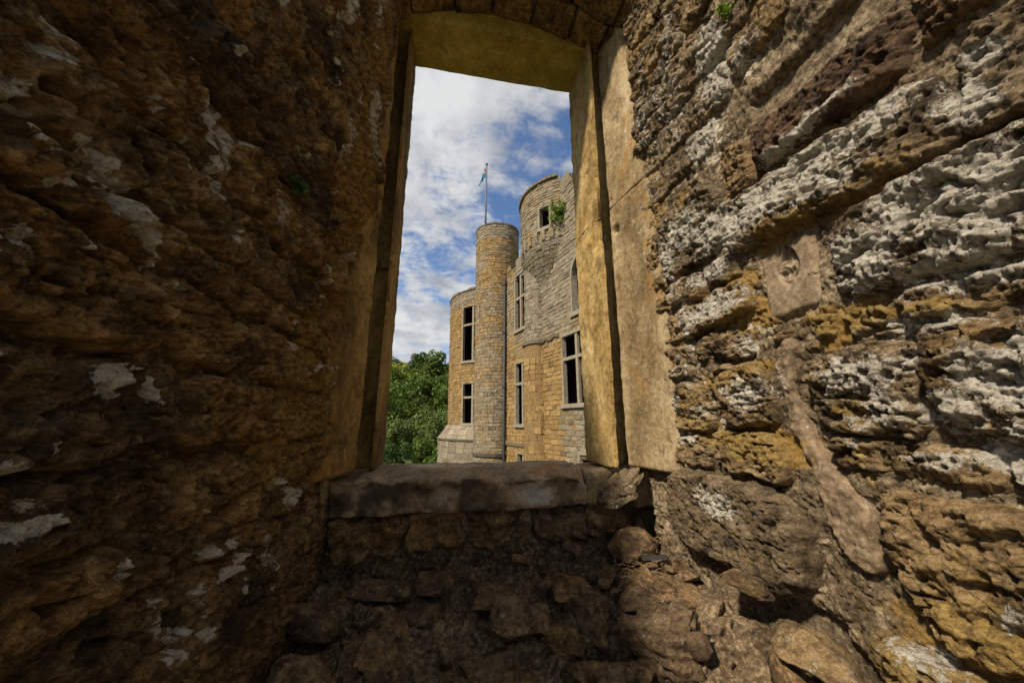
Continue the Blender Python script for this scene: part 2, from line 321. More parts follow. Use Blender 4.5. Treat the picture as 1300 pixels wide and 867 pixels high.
# ------------------------------------------------------------------ rubble walls as individual stones on a mortar bed
def blob(Y, Z, lst):
    r = np.zeros(Y.shape, np.float32)
    for e in lst:
        y, z, ry, rz = e[:4]; s = e[4] if len(e) > 4 else 1.0
        d = np.sqrt(((Y - y) / ry) ** 2 + ((Z - z) / rz) ** 2)
        r = np.maximum(r, np.clip(1.55 - d, 0, 1) * s * (d < 1.55))
    return r
def topline(sg, Y):      # unseen wall tops cut to a ragged slope so that daylight gets in
    return (0.16 + 1.50 * Y if sg > 0 else 0.60 + 1.62 * Y) + 0.06 * np.sin(Y * 17 + sg) + 0.03 * np.sin(Y * 41)
class Wall:
    tk = 1.0
    def __init__(s, X, sign, ys, zs, lich, ochre, seed, strata, rough):
        s.X, s.sg = X, sign                      # sign: direction of the outward (room-side) normal along X
        s.ys, s.zs = ys, zs
        s.Y, s.Z = np.meshgrid(ys, zs, indexing='ij')
        P = np.stack([np.full(s.Y.size, X), s.Y.ravel(), s.Z.ravel()], 1); s.P = P; sh = s.Y.shape
        s.w1 = (0.026 * fbm(P, 7, 3, seed)).reshape(sh); s.w2 = (0.022 * fbm(P, 8, 3, seed + 40)).reshape(sh)
        s.low = (0.018 * fbm(P, (1, 1.6, 1.6), 2, seed + 3)).reshape(sh)
        q = P.copy(); q[:, 2] += 0.02 * fbm(P, 5, 2, seed + 71)
        st = fbm(q, (1, 4.5, 26), 4, seed + 9, 0.6); s.st = (strata * (1 - 2.0 * np.abs(st)) + 0.016 * fbm(P, (10, 9, 11), 3, seed + 61, 0.5)).reshape(sh)      # ridged bedding planes
        crk = np.exp(-(fbm(q, (1, 3.2, 11), 3, seed + 55) / 0.035) ** 2) * sstep(fbm(P, 3, 2, seed + 57), -0.15, 0.25)
        s.crack = (-0.030 * crk).reshape(sh)
        s.cr = (rough * fbm(P, 22, 4, seed + 21, 0.66) + 0.0065 * (1 - 2.2 * np.abs(fbm(P, (52, 52, 58), 2, seed + 27)))).reshape(sh)
        pit = fbm(P, 19, 2, seed + 33); pit2 = fbm(P, (38, 34, 38), 2, seed + 35); s.pit = (-0.024 * sstep(pit, 0.40, 0.70) - 0.013 * sstep(pit2, 0.34, 0.60)).reshape(sh)
        s.lich = blob(s.Y + s.w1, s.Z + s.w2, lich); s.och = blob(s.Y + s.w1 * 2, s.Z + s.w2 * 2, ochre)
    def patch(s, name, e, h, mat, parent, cut, red=0.0, lich=None, och=None):
        """mesh of the grid cells where e > cut"""
        k = (e > cut) & (s.Z < topline(s.sg, s.Y))
        quad = k[:-1, :-1] & k[1:, :-1] & k[1:, 1:] & k[:-1, 1:]
        if quad.sum() < 4: return None
        i, j = np.nonzero(quad); m = s.Y.shape[1]
        a = i * m + j; F = np.stack([a, a + m, a + m + 1, a + 1], 1)
        if s.sg < 0: F = F[:, ::-1]
        F = F if s.sg > 0 else F
        u, inv = np.unique(F.ravel(), return_inverse=True)
        V = np.stack([s.X + s.sg * h.ravel()[u], s.Y.ravel()[u], s.Z.ravel()[u]], 1)
        L = (s.lich if lich is None else lich).ravel()[u]; O = (s.och if och is None else och).ravel()[u]
        return mesh(name, V, inv.reshape(-1, 4), mat, parent, np.stack([L, O, np.full(len(u), red)], 1))
    def stone(s, rect, mat, parent, rng, name='stone', prot=None, red=0.0, sharp=0.035, calm=1.0):
        y0, y1, z0, z1 = rect; pad = 0.06
        ia, ib = np.searchsorted(s.ys, [y0 - pad, y1 + pad]); ja, jb = np.searchsorted(s.zs, [z0 - pad, z1 + pad])
        ia, ja = max(ia - 1, 0), max(ja - 1, 0); ib, jb = min(ib + 1, len(s.ys)), min(jb + 1, len(s.zs))
        if ib - ia < 4 or jb - ja < 4: return None
        sub = object.__new__(Wall); sub.X, sub.sg = s.X, s.sg; sl = np.s_[ia:ib, ja:jb]
        sub.ys, sub.zs = s.ys[ia:ib], s.zs[ja:jb]
        for n in ('Y', 'Z', 'lich', 'och'): setattr(sub, n, getattr(s, n)[sl])
        cy, cz = (y0 + y1) / 2, (z0 + z1) / 2; sk = rng.uniform(-0.12, 0.12)
        y = sub.Y + s.w1[sl]; z = sub.Z + s.w2[sl] + sk * (sub.Y - cy)
        y = y + rng.uniform(-0.15, 0.15) * (sub.Z - cz)
        hy, hz = (y1 - y0) / 2, (z1 - z0) / 2; r = min(hy, hz) * rng.uniform(0.3, 0.7)
        qx, qz = np.abs(y - cy) - (hy - r), np.abs(z - cz) - (hz - r)
        e = r - (np.hypot(np.maximum(qx, 0), np.maximum(qz, 0)) + np.minimum(np.maximum(qx, qz), 0))
        p = prot if prot is not None else rng.uniform(0.022, 0.055)
        t = np.clip(e / sharp, 0, 1); prof = np.sqrt(np.clip(1 - (1 - t) ** 2, 0, 1))
        tilt = s.tk * (rng.uniform(-0.13, 0.13) * (sub.Y - cy) + rng.uniform(-0.22, 0.12) * (sub.Z - cz))
        h = s.low[sl] + p * prof + tilt * prof + prof * calm * (s.st[sl] + s.cr[sl] + s.pit[sl] + s.crack[sl]) - 0.045 * sstep(-e, -0.004, 0.022)
        return sub.patch(name, e, h, mat, parent, -0.024, red)

def courses(ya, yb, za, zb, hr, lr, rng, gap=0.012, avoid=()):
    out = []; z = za
    while z < zb:
        h = rng.uniform(*hr); y = yb + rng.uniform(0, lr[0])
        while y > ya:
            l = rng.uniform(*lr) * (0.8 + 1.2 * h / hr[1]); r = (max(y - l, ya - 0.2) + gap / 2, min(y, yb) - gap / 2, z + gap / 2, z + h - gap / 2)
            y -= l
            if r[1] - r[0] < 0.05: continue
            if any(r[0] < a[1] - 0.03 and r[1] > a[0] + 0.03 and r[2] < a[3] - 0.03 and r[3] > a[2] + 0.03 for a in avoid): continue
            out.append(r)
        z += h
    return out
def lin(*seg):
    out = [np.array([seg[0][0]])]
    for a, b, st in seg: out.append(np.linspace(a, b, max(2, int(round((b - a) / st)) + 1))[1:])
    return np.concatenate(out)

rng = random.Random(11)
# ---- right wall
RL = [(1.02, 0.72, 0.12, 0.10), (0.86, 0.74, 0.12, 0.09), (0.70, 0.74, 0.12, 0.075), (0.55, 0.745, 0.09, 0.06), (0.66, 0.66, 0.10, 0.04, .8),
      (0.40, 0.66, 0.05, 0.05), (0.36, 0.73, 0.04, 0.03),
      (0.50, 0.48, 0.10, 0.08), (0.62, 0.42, 0.09, 0.09), (0.40, 0.42, 0.12, 0.12), (0.43, 0.30, 0.06, 0.04, .9), (0.50, 0.32, 0.10, 0.05, .9),
      (0.46, 0.10, 0.07, 0.08), (0.55, 0.02, 0.08, 0.05), (0.68, 0.06, 0.05, 0.06, .9), (0.62, 0.14, 0.05, 0.03, .8), (0.50, -0.06, 0.05, 0.04), (0.40, 0.05, 0.08, 0.12),
      (1.25, 0.86, 0.14, 0.10, .85), (1.12, 0.78, 0.10, 0.08, .9), (1.15, 0.60, 0.12, 0.05, .75), (1.16, 0.45, 0.18, 0.06, .9), (1.32, 0.45, 0.06, 0.2, .7), (1.38, 0.75, 0.06, 0.2, .8),
      (1.07, 0.10, 0.10, 0.06, .9), (1.05, 0.28, 0.06, 0.04, .85), (1.38, 0.22, 0.10, 0.08, .6), (1.42, -0.06, 0.06, 0.03, .9), (1.24, -0.30, 0.10, 0.05, .85), (1.2, 0.0, 0.05, 0.03, .7),
      (0.98, 1.50, 0.10, 0.22, .95), (1.08, 1.20, 0.10, 0.14, .8), (0.85, 1.35, 0.06, 0.10, .7), (1.25, 1.6, 0.12, 0.3, .55), (1.45, 1.6, 0.1, 0.5, .5), (1.2, 2.0, 0.15, 0.2, .5),
      (0.92, 0.13, 0.03, 0.05, .7), (0.33, 0.2, 0.06, 0.3, .8), (0.72, 0.12, 0.08, 0.06, .8), (0.60, -0.08, 0.08, 0.03, .7), (0.75, -0.02, 0.05, 0.05, .7), (1.0, 0.32, 0.06, 0.03, .8), (1.3, 0.05, 0.08, 0.05, .6), (1.45, 0.1, 0.05, 0.08, .7), (0.38, -0.2, 0.08, 0.05, .6), (0.58, 0.22, 0.1, 0.03, .8), (0.55, -0.36, 0.04, 0.03, .6), (0.72, -0.5, 0.08, 0.04, .6), (0.78, 0.872, 0.07, 0.018, .95), (0.68, 0.875, 0.06, 0.022, .95), (0.60, 0.885, 0.05, 0.02, .9)]
RO = [(0.95, 0.36, 0.16, 0.05), (0.72, 0.27, 0.16, 0.05), (0.58, 0.25, 0.10, 0.03), (1.10, 0.17, 0.22, 0.05, .8), (1.08, -0.07, 0.20, 0.06), (1.35, 0.02, 0.15, 0.15, .75), (1.02, 0.5, 0.08, 0.08, .8),
      (0.82, 0.62, 0.14, 0.04), (0.6, 0.60, 0.15, 0.04, .7), (1.05, -0.12, 0.15, 0.03), (1.4, 0.3, 0.1, 0.1, .6), (0.62, -0.08, 0.1, 0.05, .6), (1.28, 1.0, 0.1, 0.1, .6), (1.45, 1.2, 0.1, 0.3, .6),
      (1.15, -0.42, 0.3, 0.08, .45), (0.6, -0.32, 0.15, 0.1, .6), (0.5, -0.6, 0.35, 0.22, 1.0), (0.55, -0.42, 0.2, 0.06, .8), (0.42, -0.28, 0.1, 0.08, .8), (0.75, 0.03, 0.06, 0.2, .7), (1.4, 2.0, 0.2, 0.4, .5)]
ysR = lin((0.0, 0.26, 0.012), (0.26, 1.0, 0.0042), (1.0, 1.76, 0.006)); zsR = lin((-1.55, -0.62, 0.016), (-0.62, 1.12, 0.0052), (1.12, 3.05, 0.0085))
WR = Wall(1.085, -1, ysR, zsR, RL, RO, 1, 0.004, 0.013); WR.tk = 0.6
wall_r = empty('rubble_wall', (1.085, 0.6, -1.55), 'sunlit-side rubble wall crusted with pale grey lichen, filling the right of the window niche', 'wall')
wall_r['label'] = 'pale rubble wall crusted with white lichen and ochre stains, right side of the niche'
SPECIAL = [ # rect, protrusion, red, calm
    ((0.93, 1.56, -0.52, -0.205), 0.085, 0, 0.75), ((0.30, 0.73, -0.46, -0.15), 0.05, 0, 1), ((-0.35, 0.29, -0.46, -0.14), 0.05, 0, 1),
    ((1.27, 1.55, -0.195, -0.05), 0.03, 0, 1), ((0.97, 1.26, -0.195, -0.03), 0.05, 0, 1), ((0.52, 0.83, -0.135, -0.04), 0.03, 0, 1.2), ((0.25, 0.51, -0.13, -0.05), 0.035, 0, 1.2),
    ((1.24, 1.47, -0.035, 0.17), 0.05, 0, 1), ((0.97, 1.23, -0.02, 0.22), 0.055, 0, 1), ((0.60, 0.84, -0.03, 0.20), 0.045, 0, 1.2), ((0.28, 0.59, -0.04, 0.21), 0.06, 0, 1.2),
    ((1.30, 1.50, 0.19, 0.36), 0.035, 0, 1), ((1.02, 1.28, 0.24, 0.355), 0.03, 0, 1.2), ((0.62, 0.72, 0.215, 0.30), 0.02, 0, 1.2), ((0.30, 0.60, 0.225, 0.31), 0.03, 0, 1.3),
    ((0.98, 1.37, 0.37, 0.52), 0.055, 0, 0.7), ((1.38, 1.50, 0.37, 0.52), 0.03, 0, 1), ((0.22, 0.72, 0.32, 0.565), 0.065, 0, 1.25),
    ((1.20, 1.42, 0.535, 0.665), 0.045, 0, 0.6), ((1.00, 1.19, 0.53, 0.65), 0.05, 0, 0.6), ((1.43, 1.53, 0.53, 0.75), 0.03, 0, 1),
    ((1.05, 1.44, 0.68, 0.99), 0.05, 0, 1), ((0.42, 1.04, 0.60, 0.825), 0.06, 0, 1.1), ((0.05, 0.41, 0.58, 0.83), 0.05, 0, 1),
    ((0.46, 0.87, 0.845, 1.035), 0.060, 0.62, 0.9), ((0.20, 0.45, 0.85, 1.05), 0.04, 0.4, 1.0), ((0.885, 1.02, 0.84, 1.06), 0.045, 0, 1), ((1.45, 1.57, 0.78, 1.15), 0.025, 0, 1)]
AV = [s_[0] for s_ in SPECIAL]
VOID = [(0.40, 0.86, 1.07, 1.19)]                      # a stone has fallen out above the red one
PLAST = [(0.73, 0.97, 0.30, 0.60), (0.84, 0.96, -0.2, 0.30)]
s0 = WR
bed = s0.low + 0.007 + 0.9 * s0.cr + 0.5 * s0.st + 0.022 * fbm(s0.P, 5, 2, 150).reshape(s0.Y.shape)
ve = np.minimum(np.minimum(s0.Y + s0.w1 - 0.42, 0.86 - s0.Y - s0.w1), np.minimum(s0.Z + s0.w2 - 1.07, 1.19 - s0.Z - s0.w2))
bed = bed - 0.11 * sstep(ve, -0.02, 0.04)
ce = 1.0 - np.sqrt(((s0.Y + s0.w1 - 1.0) / 0.20) ** 2 + ((s0.Z + s0.w2 + 0.66) / 0.16) ** 2)     # hollow under the large bottom stone
bed = bed - 0.16 * sstep(ce, 0.0, 0.6)
WR.patch('mortar_bed', np.ones_like(bed), bed, M_MORTAR, wall_r, 0)
for rect, p, red, calm in SPECIAL: WR.stone(rect, M_RIGHT, wall_r, rng, prot=p, red=red, calm=calm, sharp=0.035 if p > 0.055 else 0.020)
for r in courses(-0.6, 1.60, 1.0, 2.95, (0.07, 0.20), (0.16, 0.42), rng, 0.010, AV + VOID): WR.stone(r, M_RIGHT, wall_r, rng, prot=rng.uniform(0.018, 0.052), sharp=0.022)
for r in courses(-0.6, 0.30, -0.5, 1.05, (0.10, 0.24), (0.2, 0.45), rng, 0.012, AV): WR.stone(r, M_RIGHT, wall_r, rng)
for r in courses(-0.6, 0.80, -1.5, -0.47, (0.10, 0.22), (0.15, 0.40), rng, 0.014, AV): WR.stone(r, M_RIGHT, wall_r, rng, prot=rng.uniform(0.03, 0.10), sharp=0.03)
for r in courses(0.75, 1.7, -1.5, -0.75, (0.10, 0.22), (0.15, 0.40), rng, 0.014, AV): WR.stone(r, M_LEDGE, wall_r, rng, prot=rng.uniform(0.0, 0.05))
for r in [(1.50, 1.56, 0.2, 0.3), (0.74, 0.82, 0.24, 0.30), (1.29, 1.36, 0.30, 0.36), (0.90, 0.96, 0.24, 0.29), (1.50, 1.57, 0.05, 0.15), (1.52, 1.58, 0.38, 0.5), (1.53, 1.6, 1.15, 1.3)]:
    WR.stone(r, M_RIGHT, wall_r, rng, prot=0.03, sharp=0.02)
# smooth cement repairs: a plaster panel with a put-log hole and a runnel of cement
def polydist(Y, Z, pts):
    d = np.full(Y.shape, 9.0)
    for (a, b, w0), (c, e, w1) in zip(pts[:-1], pts[1:]):
        ux, uz = c - a, e - b; t = np.clip(((Y - a) * ux + (Z - b) * uz) / (ux * ux + uz * uz), 0, 1)
        d = np.minimum(d, np.hypot(Y - a - t * ux, Z - b - t * uz) - (w0 + t * (w1 - w0)))
    return -d
Yw, Zw = s0.Y + 0.6 * s0.w1, s0.Z + 0.6 * s0.w2
e = polydist(Yw, Zw, [(0.91, 0.23, 0.035), (0.92, 0.08, 0.026), (0.905, -0.06, 0.028), (0.86, -0.15, 0.040), (0.825, -0.24, 0.062), (0.81, -0.32, 0.055)])
t_ = np.clip(e / 0.016, 0, 1)
WR.patch('cement_repair', e, s0.low + 0.034 * np.sqrt(1 - (1 - t_) ** 2) + 0.55 * s0.cr + 0.3 * s0.st - 0.06 * sstep(-e, -0.002, 0.02), M_CEMENT, wall_r, -0.02, och=s0.och * 0.9, lich=0.22 + s0.lich * 0.5)
q_ = np.maximum(np.abs(Yw - 0.855) - 0.105, np.abs(Zw - 0.455) - 0.135); e = -q_
hole = 1.0 - np.sqrt(((Yw - 0.855) / 0.038) ** 2 + ((Zw - 0.50) / 0.075) ** 2)
WR.patch('plaster_panel', e, s0.low + 0.022 * sstep(e, -0.005, 0.03) + 0.12 * s0.cr - 0.075 * sstep(hole, -0.05, 0.5) - 0.05 * sstep(-e, -0.002, 0.02), M_CEMENT, wall_r, -0.02, och=s0.och * 0.4, lich=s0.lich * 0.3)

# ---- left wall
LL = [(0.56, 0.345, 0.045, 0.03), (0.60, 0.325, 0.04, 0.035), (0.635, 0.30, 0.025, 0.015, .8), (0.41, 0.38, 0.022, 0.022), (0.445, 0.35, 0.02, 0.02, .8), (0.50, 0.39, 0.02, 0.01, .8), (0.71, 0.62, 0.03, 0.04, .9), (0.77, 0.60, 0.03, 0.06, .9), (0.78, 0.50, 0.02, 0.03, .9), (0.73, 0.53, 0.015, 0.03, .8),
      (0.63, 0.07, 0.030, 0.020), (0.715, 0.055, 0.024, 0.022), (0.555, -0.138, 0.035, 0.013), (0.53, -0.055, 0.025, 0.012, .9), (0.47, 0.22, 0.02, 0.01, .7),
      (1.03, -0.27, .017, .014), (1.19, -0.30, .02, .016), (0.935, -0.27, .016, .012), (1.04, -0.35, .018, .015), (0.96, -0.36, .020, .016), (0.885, -0.39, .018, .013), (1.12, -0.42, .025, .015), (1.33, -0.24, .06, .04, .9), (0.86, -0.42, .014, .012), (1.07, -0.33, .012, .01), (1.25, -0.40, .04, .06, .6),
      (1.6, 1.55, 0.10, 0.22, .7), (1.55, 0.70, 0.06, 0.07, .7), (1.35, 0.55, 0.03, 0.05, .7), (1.2, 1.7, 0.03, 0.15, .8), (1.45, 2.2, 0.1, 0.2, .6), (1.6, 0.25, 0.04, 0.04, .9), (1.3, 1.15, 0.03, 0.12, .6), (1.0, 0.62, 0.03, 0.04, .6)]
rsp = random.Random(41)
for cy_, cz_, n_, sp_ in ((1.0, -0.33, 15, 0.17), (0.55, 0.35, 12, 0.12), (0.75, 0.55, 14, 0.12), (1.3, 0.9, 16, 0.3), (1.4, 0.3, 22, 0.25), (0.5, 0.0, 12, 0.12), (1.1, 1.4, 16, 0.35), (0.45, 0.4, 8, 0.08), (1.5, 1.9, 18, 0.4)):
    for _ in range(n_):
        q_ = rsp.uniform(0.005, 0.013) * (0.6 + 0.6 * cy_); LL.append((rsp.gauss(cy_, sp_), rsp.gauss(cz_, sp_ * 0.6), q_, q_ * rsp.uniform(0.7, 1.6), rsp.uniform(0.7, 1.0)))
LO = [(1.40, 0.1, 0.3, 0.4, .95), (1.5, 1.0, 0.25, 0.8, .9), (1.2, -0.1, 0.15, 0.12, .8), (0.9, 0.5, 0.3, 0.4, .45), (1.5, 2.2, 0.2, 0.6, .8), (0.7, 0.25, 0.2, 0.2, .4), (0.8, 1.2, 0.3, 0.3, .5)]  # ochre algae; strong entries by the opening paint golden window light
ysL = lin((0.12, 0.32, 0.010), (0.32, 0.95, 0.0042), (0.95, 1.84, 0.006)); zsL = lin((-1.55, -0.62, 0.014), (-0.62, 0.95, 0.0048), (0.95, 3.05, 0.008))
WL = Wall(-0.545, 1, ysL, zsL, LL, LO, 101, 0.003, 0.017); WL.tk = 0.45
WL.low = WL.low + 0.075 * sstep(WL.Z, 0.1, 1.3) * sstep(WL.Y, 0.9, 1.7)
wall_l = empty('rubble_wall', (-0.545, 0.6, -1.55), 'dark brown rubble wall with scattered pale lichen spots, left side of the niche', 'wall')
bedL = WL.low - 0.002 + 1.0 * WL.cr + 0.6 * WL.st + 0.018 * fbm(WL.P, 5, 2, 150).reshape(WL.Y.shape)
WL.patch('mortar_bed', np.ones_like(bedL), bedL, M_MORTAR_DARK, wall_l, 0)
rl = random.Random(23)
for r in courses(-0.6, 1.66, -0.5, 1.1, (0.09, 0.20), (0.13, 0.32), rl, 0.014): WL.stone(r, M_LEFT, wall_l, rl, prot=rl.uniform(0.016, 0.042), sharp=0.022, calm=1.1)
for r in courses(-0.6, 1.80, 1.1, 2.95, (0.08, 0.2), (0.16, 0.4), rl, 0.008): WL.stone(r, M_LEFT, wall_l, rl, prot=rl.uniform(0.015, 0.05), sharp=0.03, calm=1.15)
for r in courses(-0.6, 1.5, -1.5, -0.5, (0.10, 0.2), (0.16, 0.36), rl, 0.010): WL.stone(r, M_LEFT, wall_l, rl, prot=rl.uniform(0.02, 0.08), sharp=0.03)

# ------------------------------------------------------------------ dressed blocks
def block_vf(lo, hi, res, r, extra=()):
    lo, hi = np.array(lo, float), np.array(hi, float)
    def ax(a, b):
        n = max(3, int((b - a) / res)); g = np.linspace(a, b, n + 1)
        x = []
        return np.unique(np.concatenate([g, [a, a + r * .3, a + r, b - r, b - r * .3, b], x]))
    A = [ax(lo[k], hi[k]) for k in range(3)]
    if extra: A[0] = np.unique(np.concatenate([A[0], [q for q in extra if lo[0] < q < hi[0]]]))
    Vs, Fs, n0 = [], [], 0
    for k in range(3):
        i, j = [(1, 2), (2, 0), (0, 1)][k]
        for side in (0, 1):
            U, V = np.meshgrid(A[i], A[j], indexing='ij'); P = np.zeros(U.shape + (3,)); P[..., i] = U; P[..., j] = V; P[..., k] = hi[k] if side else lo[k]
            m = U.shape[1]; a = (np.arange(U.shape[0] - 1)[:, None] * m + np.arange(m - 1)[None, :]).ravel() + n0
            F = np.stack([a, a + m, a + m + 1, a + 1], 1)
            Vs.append(P.reshape(-1, 3)); Fs.append(F if side else F[:, ::-1]); n0 += U.size
    V = np.concatenate(Vs); F = np.concatenate(Fs)
    key = np.round(V * 1e5).astype(np.int64); u, first, inv = np.unique(key, axis=0, return_index=True, return_inverse=True)
    V = V[first]; F = inv.ravel()[F]
    c = np.clip(V, lo + r, hi - r); d = V - c; L = np.linalg.norm(d, axis=1)[:, None]; L[L == 0] = 1
    N = d / L
    return c + N * r, F, N
def block(name, lo, hi, mat, parent, seed=0, res=0.02, r=0.012, amp=0.004, deform=None, mask=None, freq=9, extra=(), strata=0.0):
    V, F, N = block_vf(lo, hi, res, r, extra)
    V = V + N * (amp * fbm(V, freq, 4, seed, 0.55) + (strata * (1 - 2 * np.abs(fbm(V, (5, 5, 30), 4, seed + 7, 0.6))) if strata else 0.0))[:, None]
    mk = np.zeros((len(V), 3)); 
    if mask is not None: mk = mask(V)
    if deform is not None: V = deform(V)
    return mesh(name, V, F, mat, parent, mk)

YO, YI, XL, XR, ZT, ZS = 2.2, 1.85, -0.362, 0.885, 2.70, -0.24
surround = empty('window_surround', (0.26, 2.0, ZS - 0.18), 'tall open window of yellow dressed sandstone framing the sky and castle', 'window')
def jmask(V): return np.stack([0.25 * np.ones(len(V)), 0.25 + 0.2 * fbm(V, 2, 2, 5), np.zeros(len(V))], 1)
def notchR(V):
    V = V.copy()
    # broken hinge notch on the arris and a bruised edge
    deep = sstep(V[:, 0], 0.908, 0.918) * sstep(V[:, 1], 2.0, 1.9); V[:, 1] += 0.16 * deep
    w = np.exp(-((V[:, 2] - 1.22) / 0.16) ** 4) * (1 - deep) * sstep(V[:, 1], 1.94, 1.82) * sstep(V[:, 0], 1.0, 0.9)
    V[:, 1] += 0.085 * w * (V[:, 1] < 1.93); V[:, 0] += 0.035 * w
    ar = sstep(V[:, 1], 1.85, 1.79) * sstep(V[:, 0], 0.93, 0.885)
    V[:, 1] += ar * 0.016 * (0.6 + fbm(V, (1, 1, 6), 3, 61)).clip(0, 2)
    return V
for i, (a, b) in enumerate([(ZS, 1.30), (1.3012, ZT + 0.02)]):
    block('jamb_stone', (XR, 1.79, a), (1.25, YO, b), M_ASH, surround, 10 + i, 0.012, 0.005, 0.009, notchR, jmask, extra=(0.895, 0.905, 0.908, 0.918, 0.925))
def wearL(V):
    V = V.copy(); V[:, 1] += 0.13 * sstep(V[:, 0], XL - 0.018, XL - 0.026) * sstep(V[:, 1], 2.05, 1.95); ar = sstep(V[:, 1], 1.99, 1.94) * sstep(V[:, 0], XL - 0.04, XL)
    V[:, 1] += ar * 0.016 * (0.6 + fbm(V, (1, 1, 6), 3, 67)).clip(0, 2); return V
for i, (a, b) in enumerate([(ZS, 0.92), (0.9212, ZT + 0.02)]):
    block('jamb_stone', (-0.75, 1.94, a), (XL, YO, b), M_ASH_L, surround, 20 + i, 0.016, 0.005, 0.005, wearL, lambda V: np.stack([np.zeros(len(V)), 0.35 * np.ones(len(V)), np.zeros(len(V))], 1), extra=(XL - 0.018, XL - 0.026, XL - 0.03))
# reveal (splay) blocks nearer the room
def prism(name, poly, za, zb, mat, parent, seed, amp=0.006, holes=(), msk=(0.25, 0.2), edge=None, lean=0.0):
    """front face runs poly[0] -> poly[1] in plan (x, y); dense only there"""
    (x0, y0), (x1, y1), (x2, y2), (x3, y3) = poly
    nu, nv = max(6, int(math.hypot(x1 - x0, y1 - y0) / 0.008)), max(8, int((zb - za) / 0.014))
    U, Z = np.meshgrid(np.linspace(0, 1, nu + 1), np.linspace(za, zb, nv + 1), indexing='ij')
    X = x0 + (x1 - x0) * U; Y = y0 + (y1 - y0) * U
    if edge is not None:
        k = edge(Z); X = x0 + (x1 - x0) * U * k; Y = y0 + (y1 - y0) * U * k
    n = np.array([(y1 - y0), -(x1 - x0)]); n = n / np.linalg.norm(n)
    ctr = np.array([(x2 + x3) / 2 - x0, (y2 + y3) / 2 - y0]); n = -n if n @ ctr > 0 else n
    P = np.stack([X.ravel(), Y.ravel(), Z.ravel()], 1); h = amp * fbm(P, 6, 4, seed, 0.55) + amp * 0.5 * fbm(P, 30, 2, seed + 8)
    ed = np.minimum(np.minimum(U, 1 - U) * math.hypot(x1 - x0, y1 - y0), np.minimum(Z - za, zb - Z)).ravel()
    h -= 0.006 * (1 - sstep(ed, 0, 0.010))
    for (hu, hz, ru, rz, dp) in holes:
        d = 1 - np.sqrt(((U.ravel() - hu) / ru) ** 2 + ((P[:, 2] - hz) / rz) ** 2); h -= dp * sstep(d, -0.1, 0.5)
    P[:, 0] += n[0] * h; P[:, 1] += n[1] * h
    m = nv + 1; a = (np.arange(nu)[:, None] * m + np.arange(nv)[None, :]).ravel(); F = np.stack([a, a + m, a + m + 1, a + 1], 1)
    k0 = len(P); B = np.array([(x3, y3, za), (x2, y2, za), (x3, y3, zb), (x2, y2, zb)])
    c00, c10, c01, c11 = 0, nu * m, nv, nu * m + nv
    back = [(k0, k0 + 2, k0 + 3, k0 + 1)]
    polys = [F, np.array(back)]
    side = [list(range(0, m)) + [k0 + 2, k0], list(range(nu * m, nu * m + m)) + [k0 + 3, k0 + 1], [i * m for i in range(nu + 1)] + [k0 + 1, k0], [i * m + nv for i in range(nu + 1)] + [k0 + 3, k0 + 2]]
    polys += [np.array([s]) for s in side]
    V = np.concatenate([P, B]); mk = np.tile(np.array([msk[0], msk[1], 0.0]), (len(V), 1))
    o = mesh(name, V, polys, mat, parent, mk)
    bm = bmesh.new(); bm.from_mesh(o.data); bmesh.ops.recalc_face_normals(bm, faces=bm.faces); bm.to_mesh(o.data); bm.free()
    return o
def edgeR(Z): return 1.0 - 0.42 * sstep(Z, 0.9, 2.1)
for i, (a, b) in enumerate([(-0.235, 1.36), (1.3608, 2.78)]):
    prism('reveal_stone', [(0.985, YI - 0.002), (1.052, 1.47), (1.25, 1.46), (1.25, YI)], a, b, M_SPLAY, surround, 31 + i, 0.006,
          holes=[(0.14, 1.19, 0.11, 0.035, 0.04), (0.06, 1.42, 0.06, 0.03, 0.02)], edge=edgeR, msk=(0.3, 0.25))
def edgeL(Z): return 1.0 + 0.06 * np.sin(Z * 6.0) - 0.62 * sstep(Z, 0.1, 1.5)
for i, (a, b) in enumerate([(-0.235, 1.12), (1.1208, 2.78)]):
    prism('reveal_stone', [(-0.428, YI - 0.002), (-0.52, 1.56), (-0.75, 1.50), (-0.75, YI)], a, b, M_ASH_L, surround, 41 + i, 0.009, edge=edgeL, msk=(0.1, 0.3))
# lintel with its soffit, and the rough vault nearer the room
def lmask(V): return np.stack([np.zeros(len(V)), 0.45 * np.ones(len(V)), np.zeros(len(V))], 1)
block('lintel', (-0.75, YI, ZT), (1.25, YO, ZT + 0.45), M_LINTEL, surround, 50, 0.025, 0.008, 0.004, None, lmask)
# sill: worn slab, chipped at its right end
def sillf(V):
    V = V.copy(); fr = sstep(V[:, 1], 1.99, 1.82); top = sstep(V[:, 2], ZS - 0.10, ZS)
    V[:, 2] -= top * fr * (0.010 + 0.022 * (1 + fbm(V, (6, 6, 1), 4, 77, 0.6)))
    V[:, 1] += fr * 0.05 * sstep(V[:, 0], 0.5, 0.76) + fr * 0.030 * fbm(V, (5, 1, 6), 4, 79, 0.6)
    V[:, 2] -= top * 0.06 * sstep(V[:, 0], 0.66, 0.76) * fr
    return V
def smask(V):
    f = 0.75 * np.exp(-((V[:, 0] - 0.47) / 0.16) ** 2 - ((V[:, 2] + 0.36) / 0.07) ** 2) + 0.6 * np.exp(-((V[:, 0] + 0.0) / 0.07) ** 2 - ((V[:, 2] + 0.37) / 0.06) ** 2)
    fr = sstep(V[:, 1], 1.86, 1.83) * sstep(V[:, 2], ZS - 0.008, ZS - 0.03)  # room-facing front darkened: painted shade mixed with mottled dirt
    return np.stack([f, 0.15 * np.ones(len(V)), fr * np.clip(0.62 + 0.8 * fbm(V, 9, 4, 91, 0.65), 0, 0.9) * (1 - np.clip(f * 1.5, 0, 1))], 1)
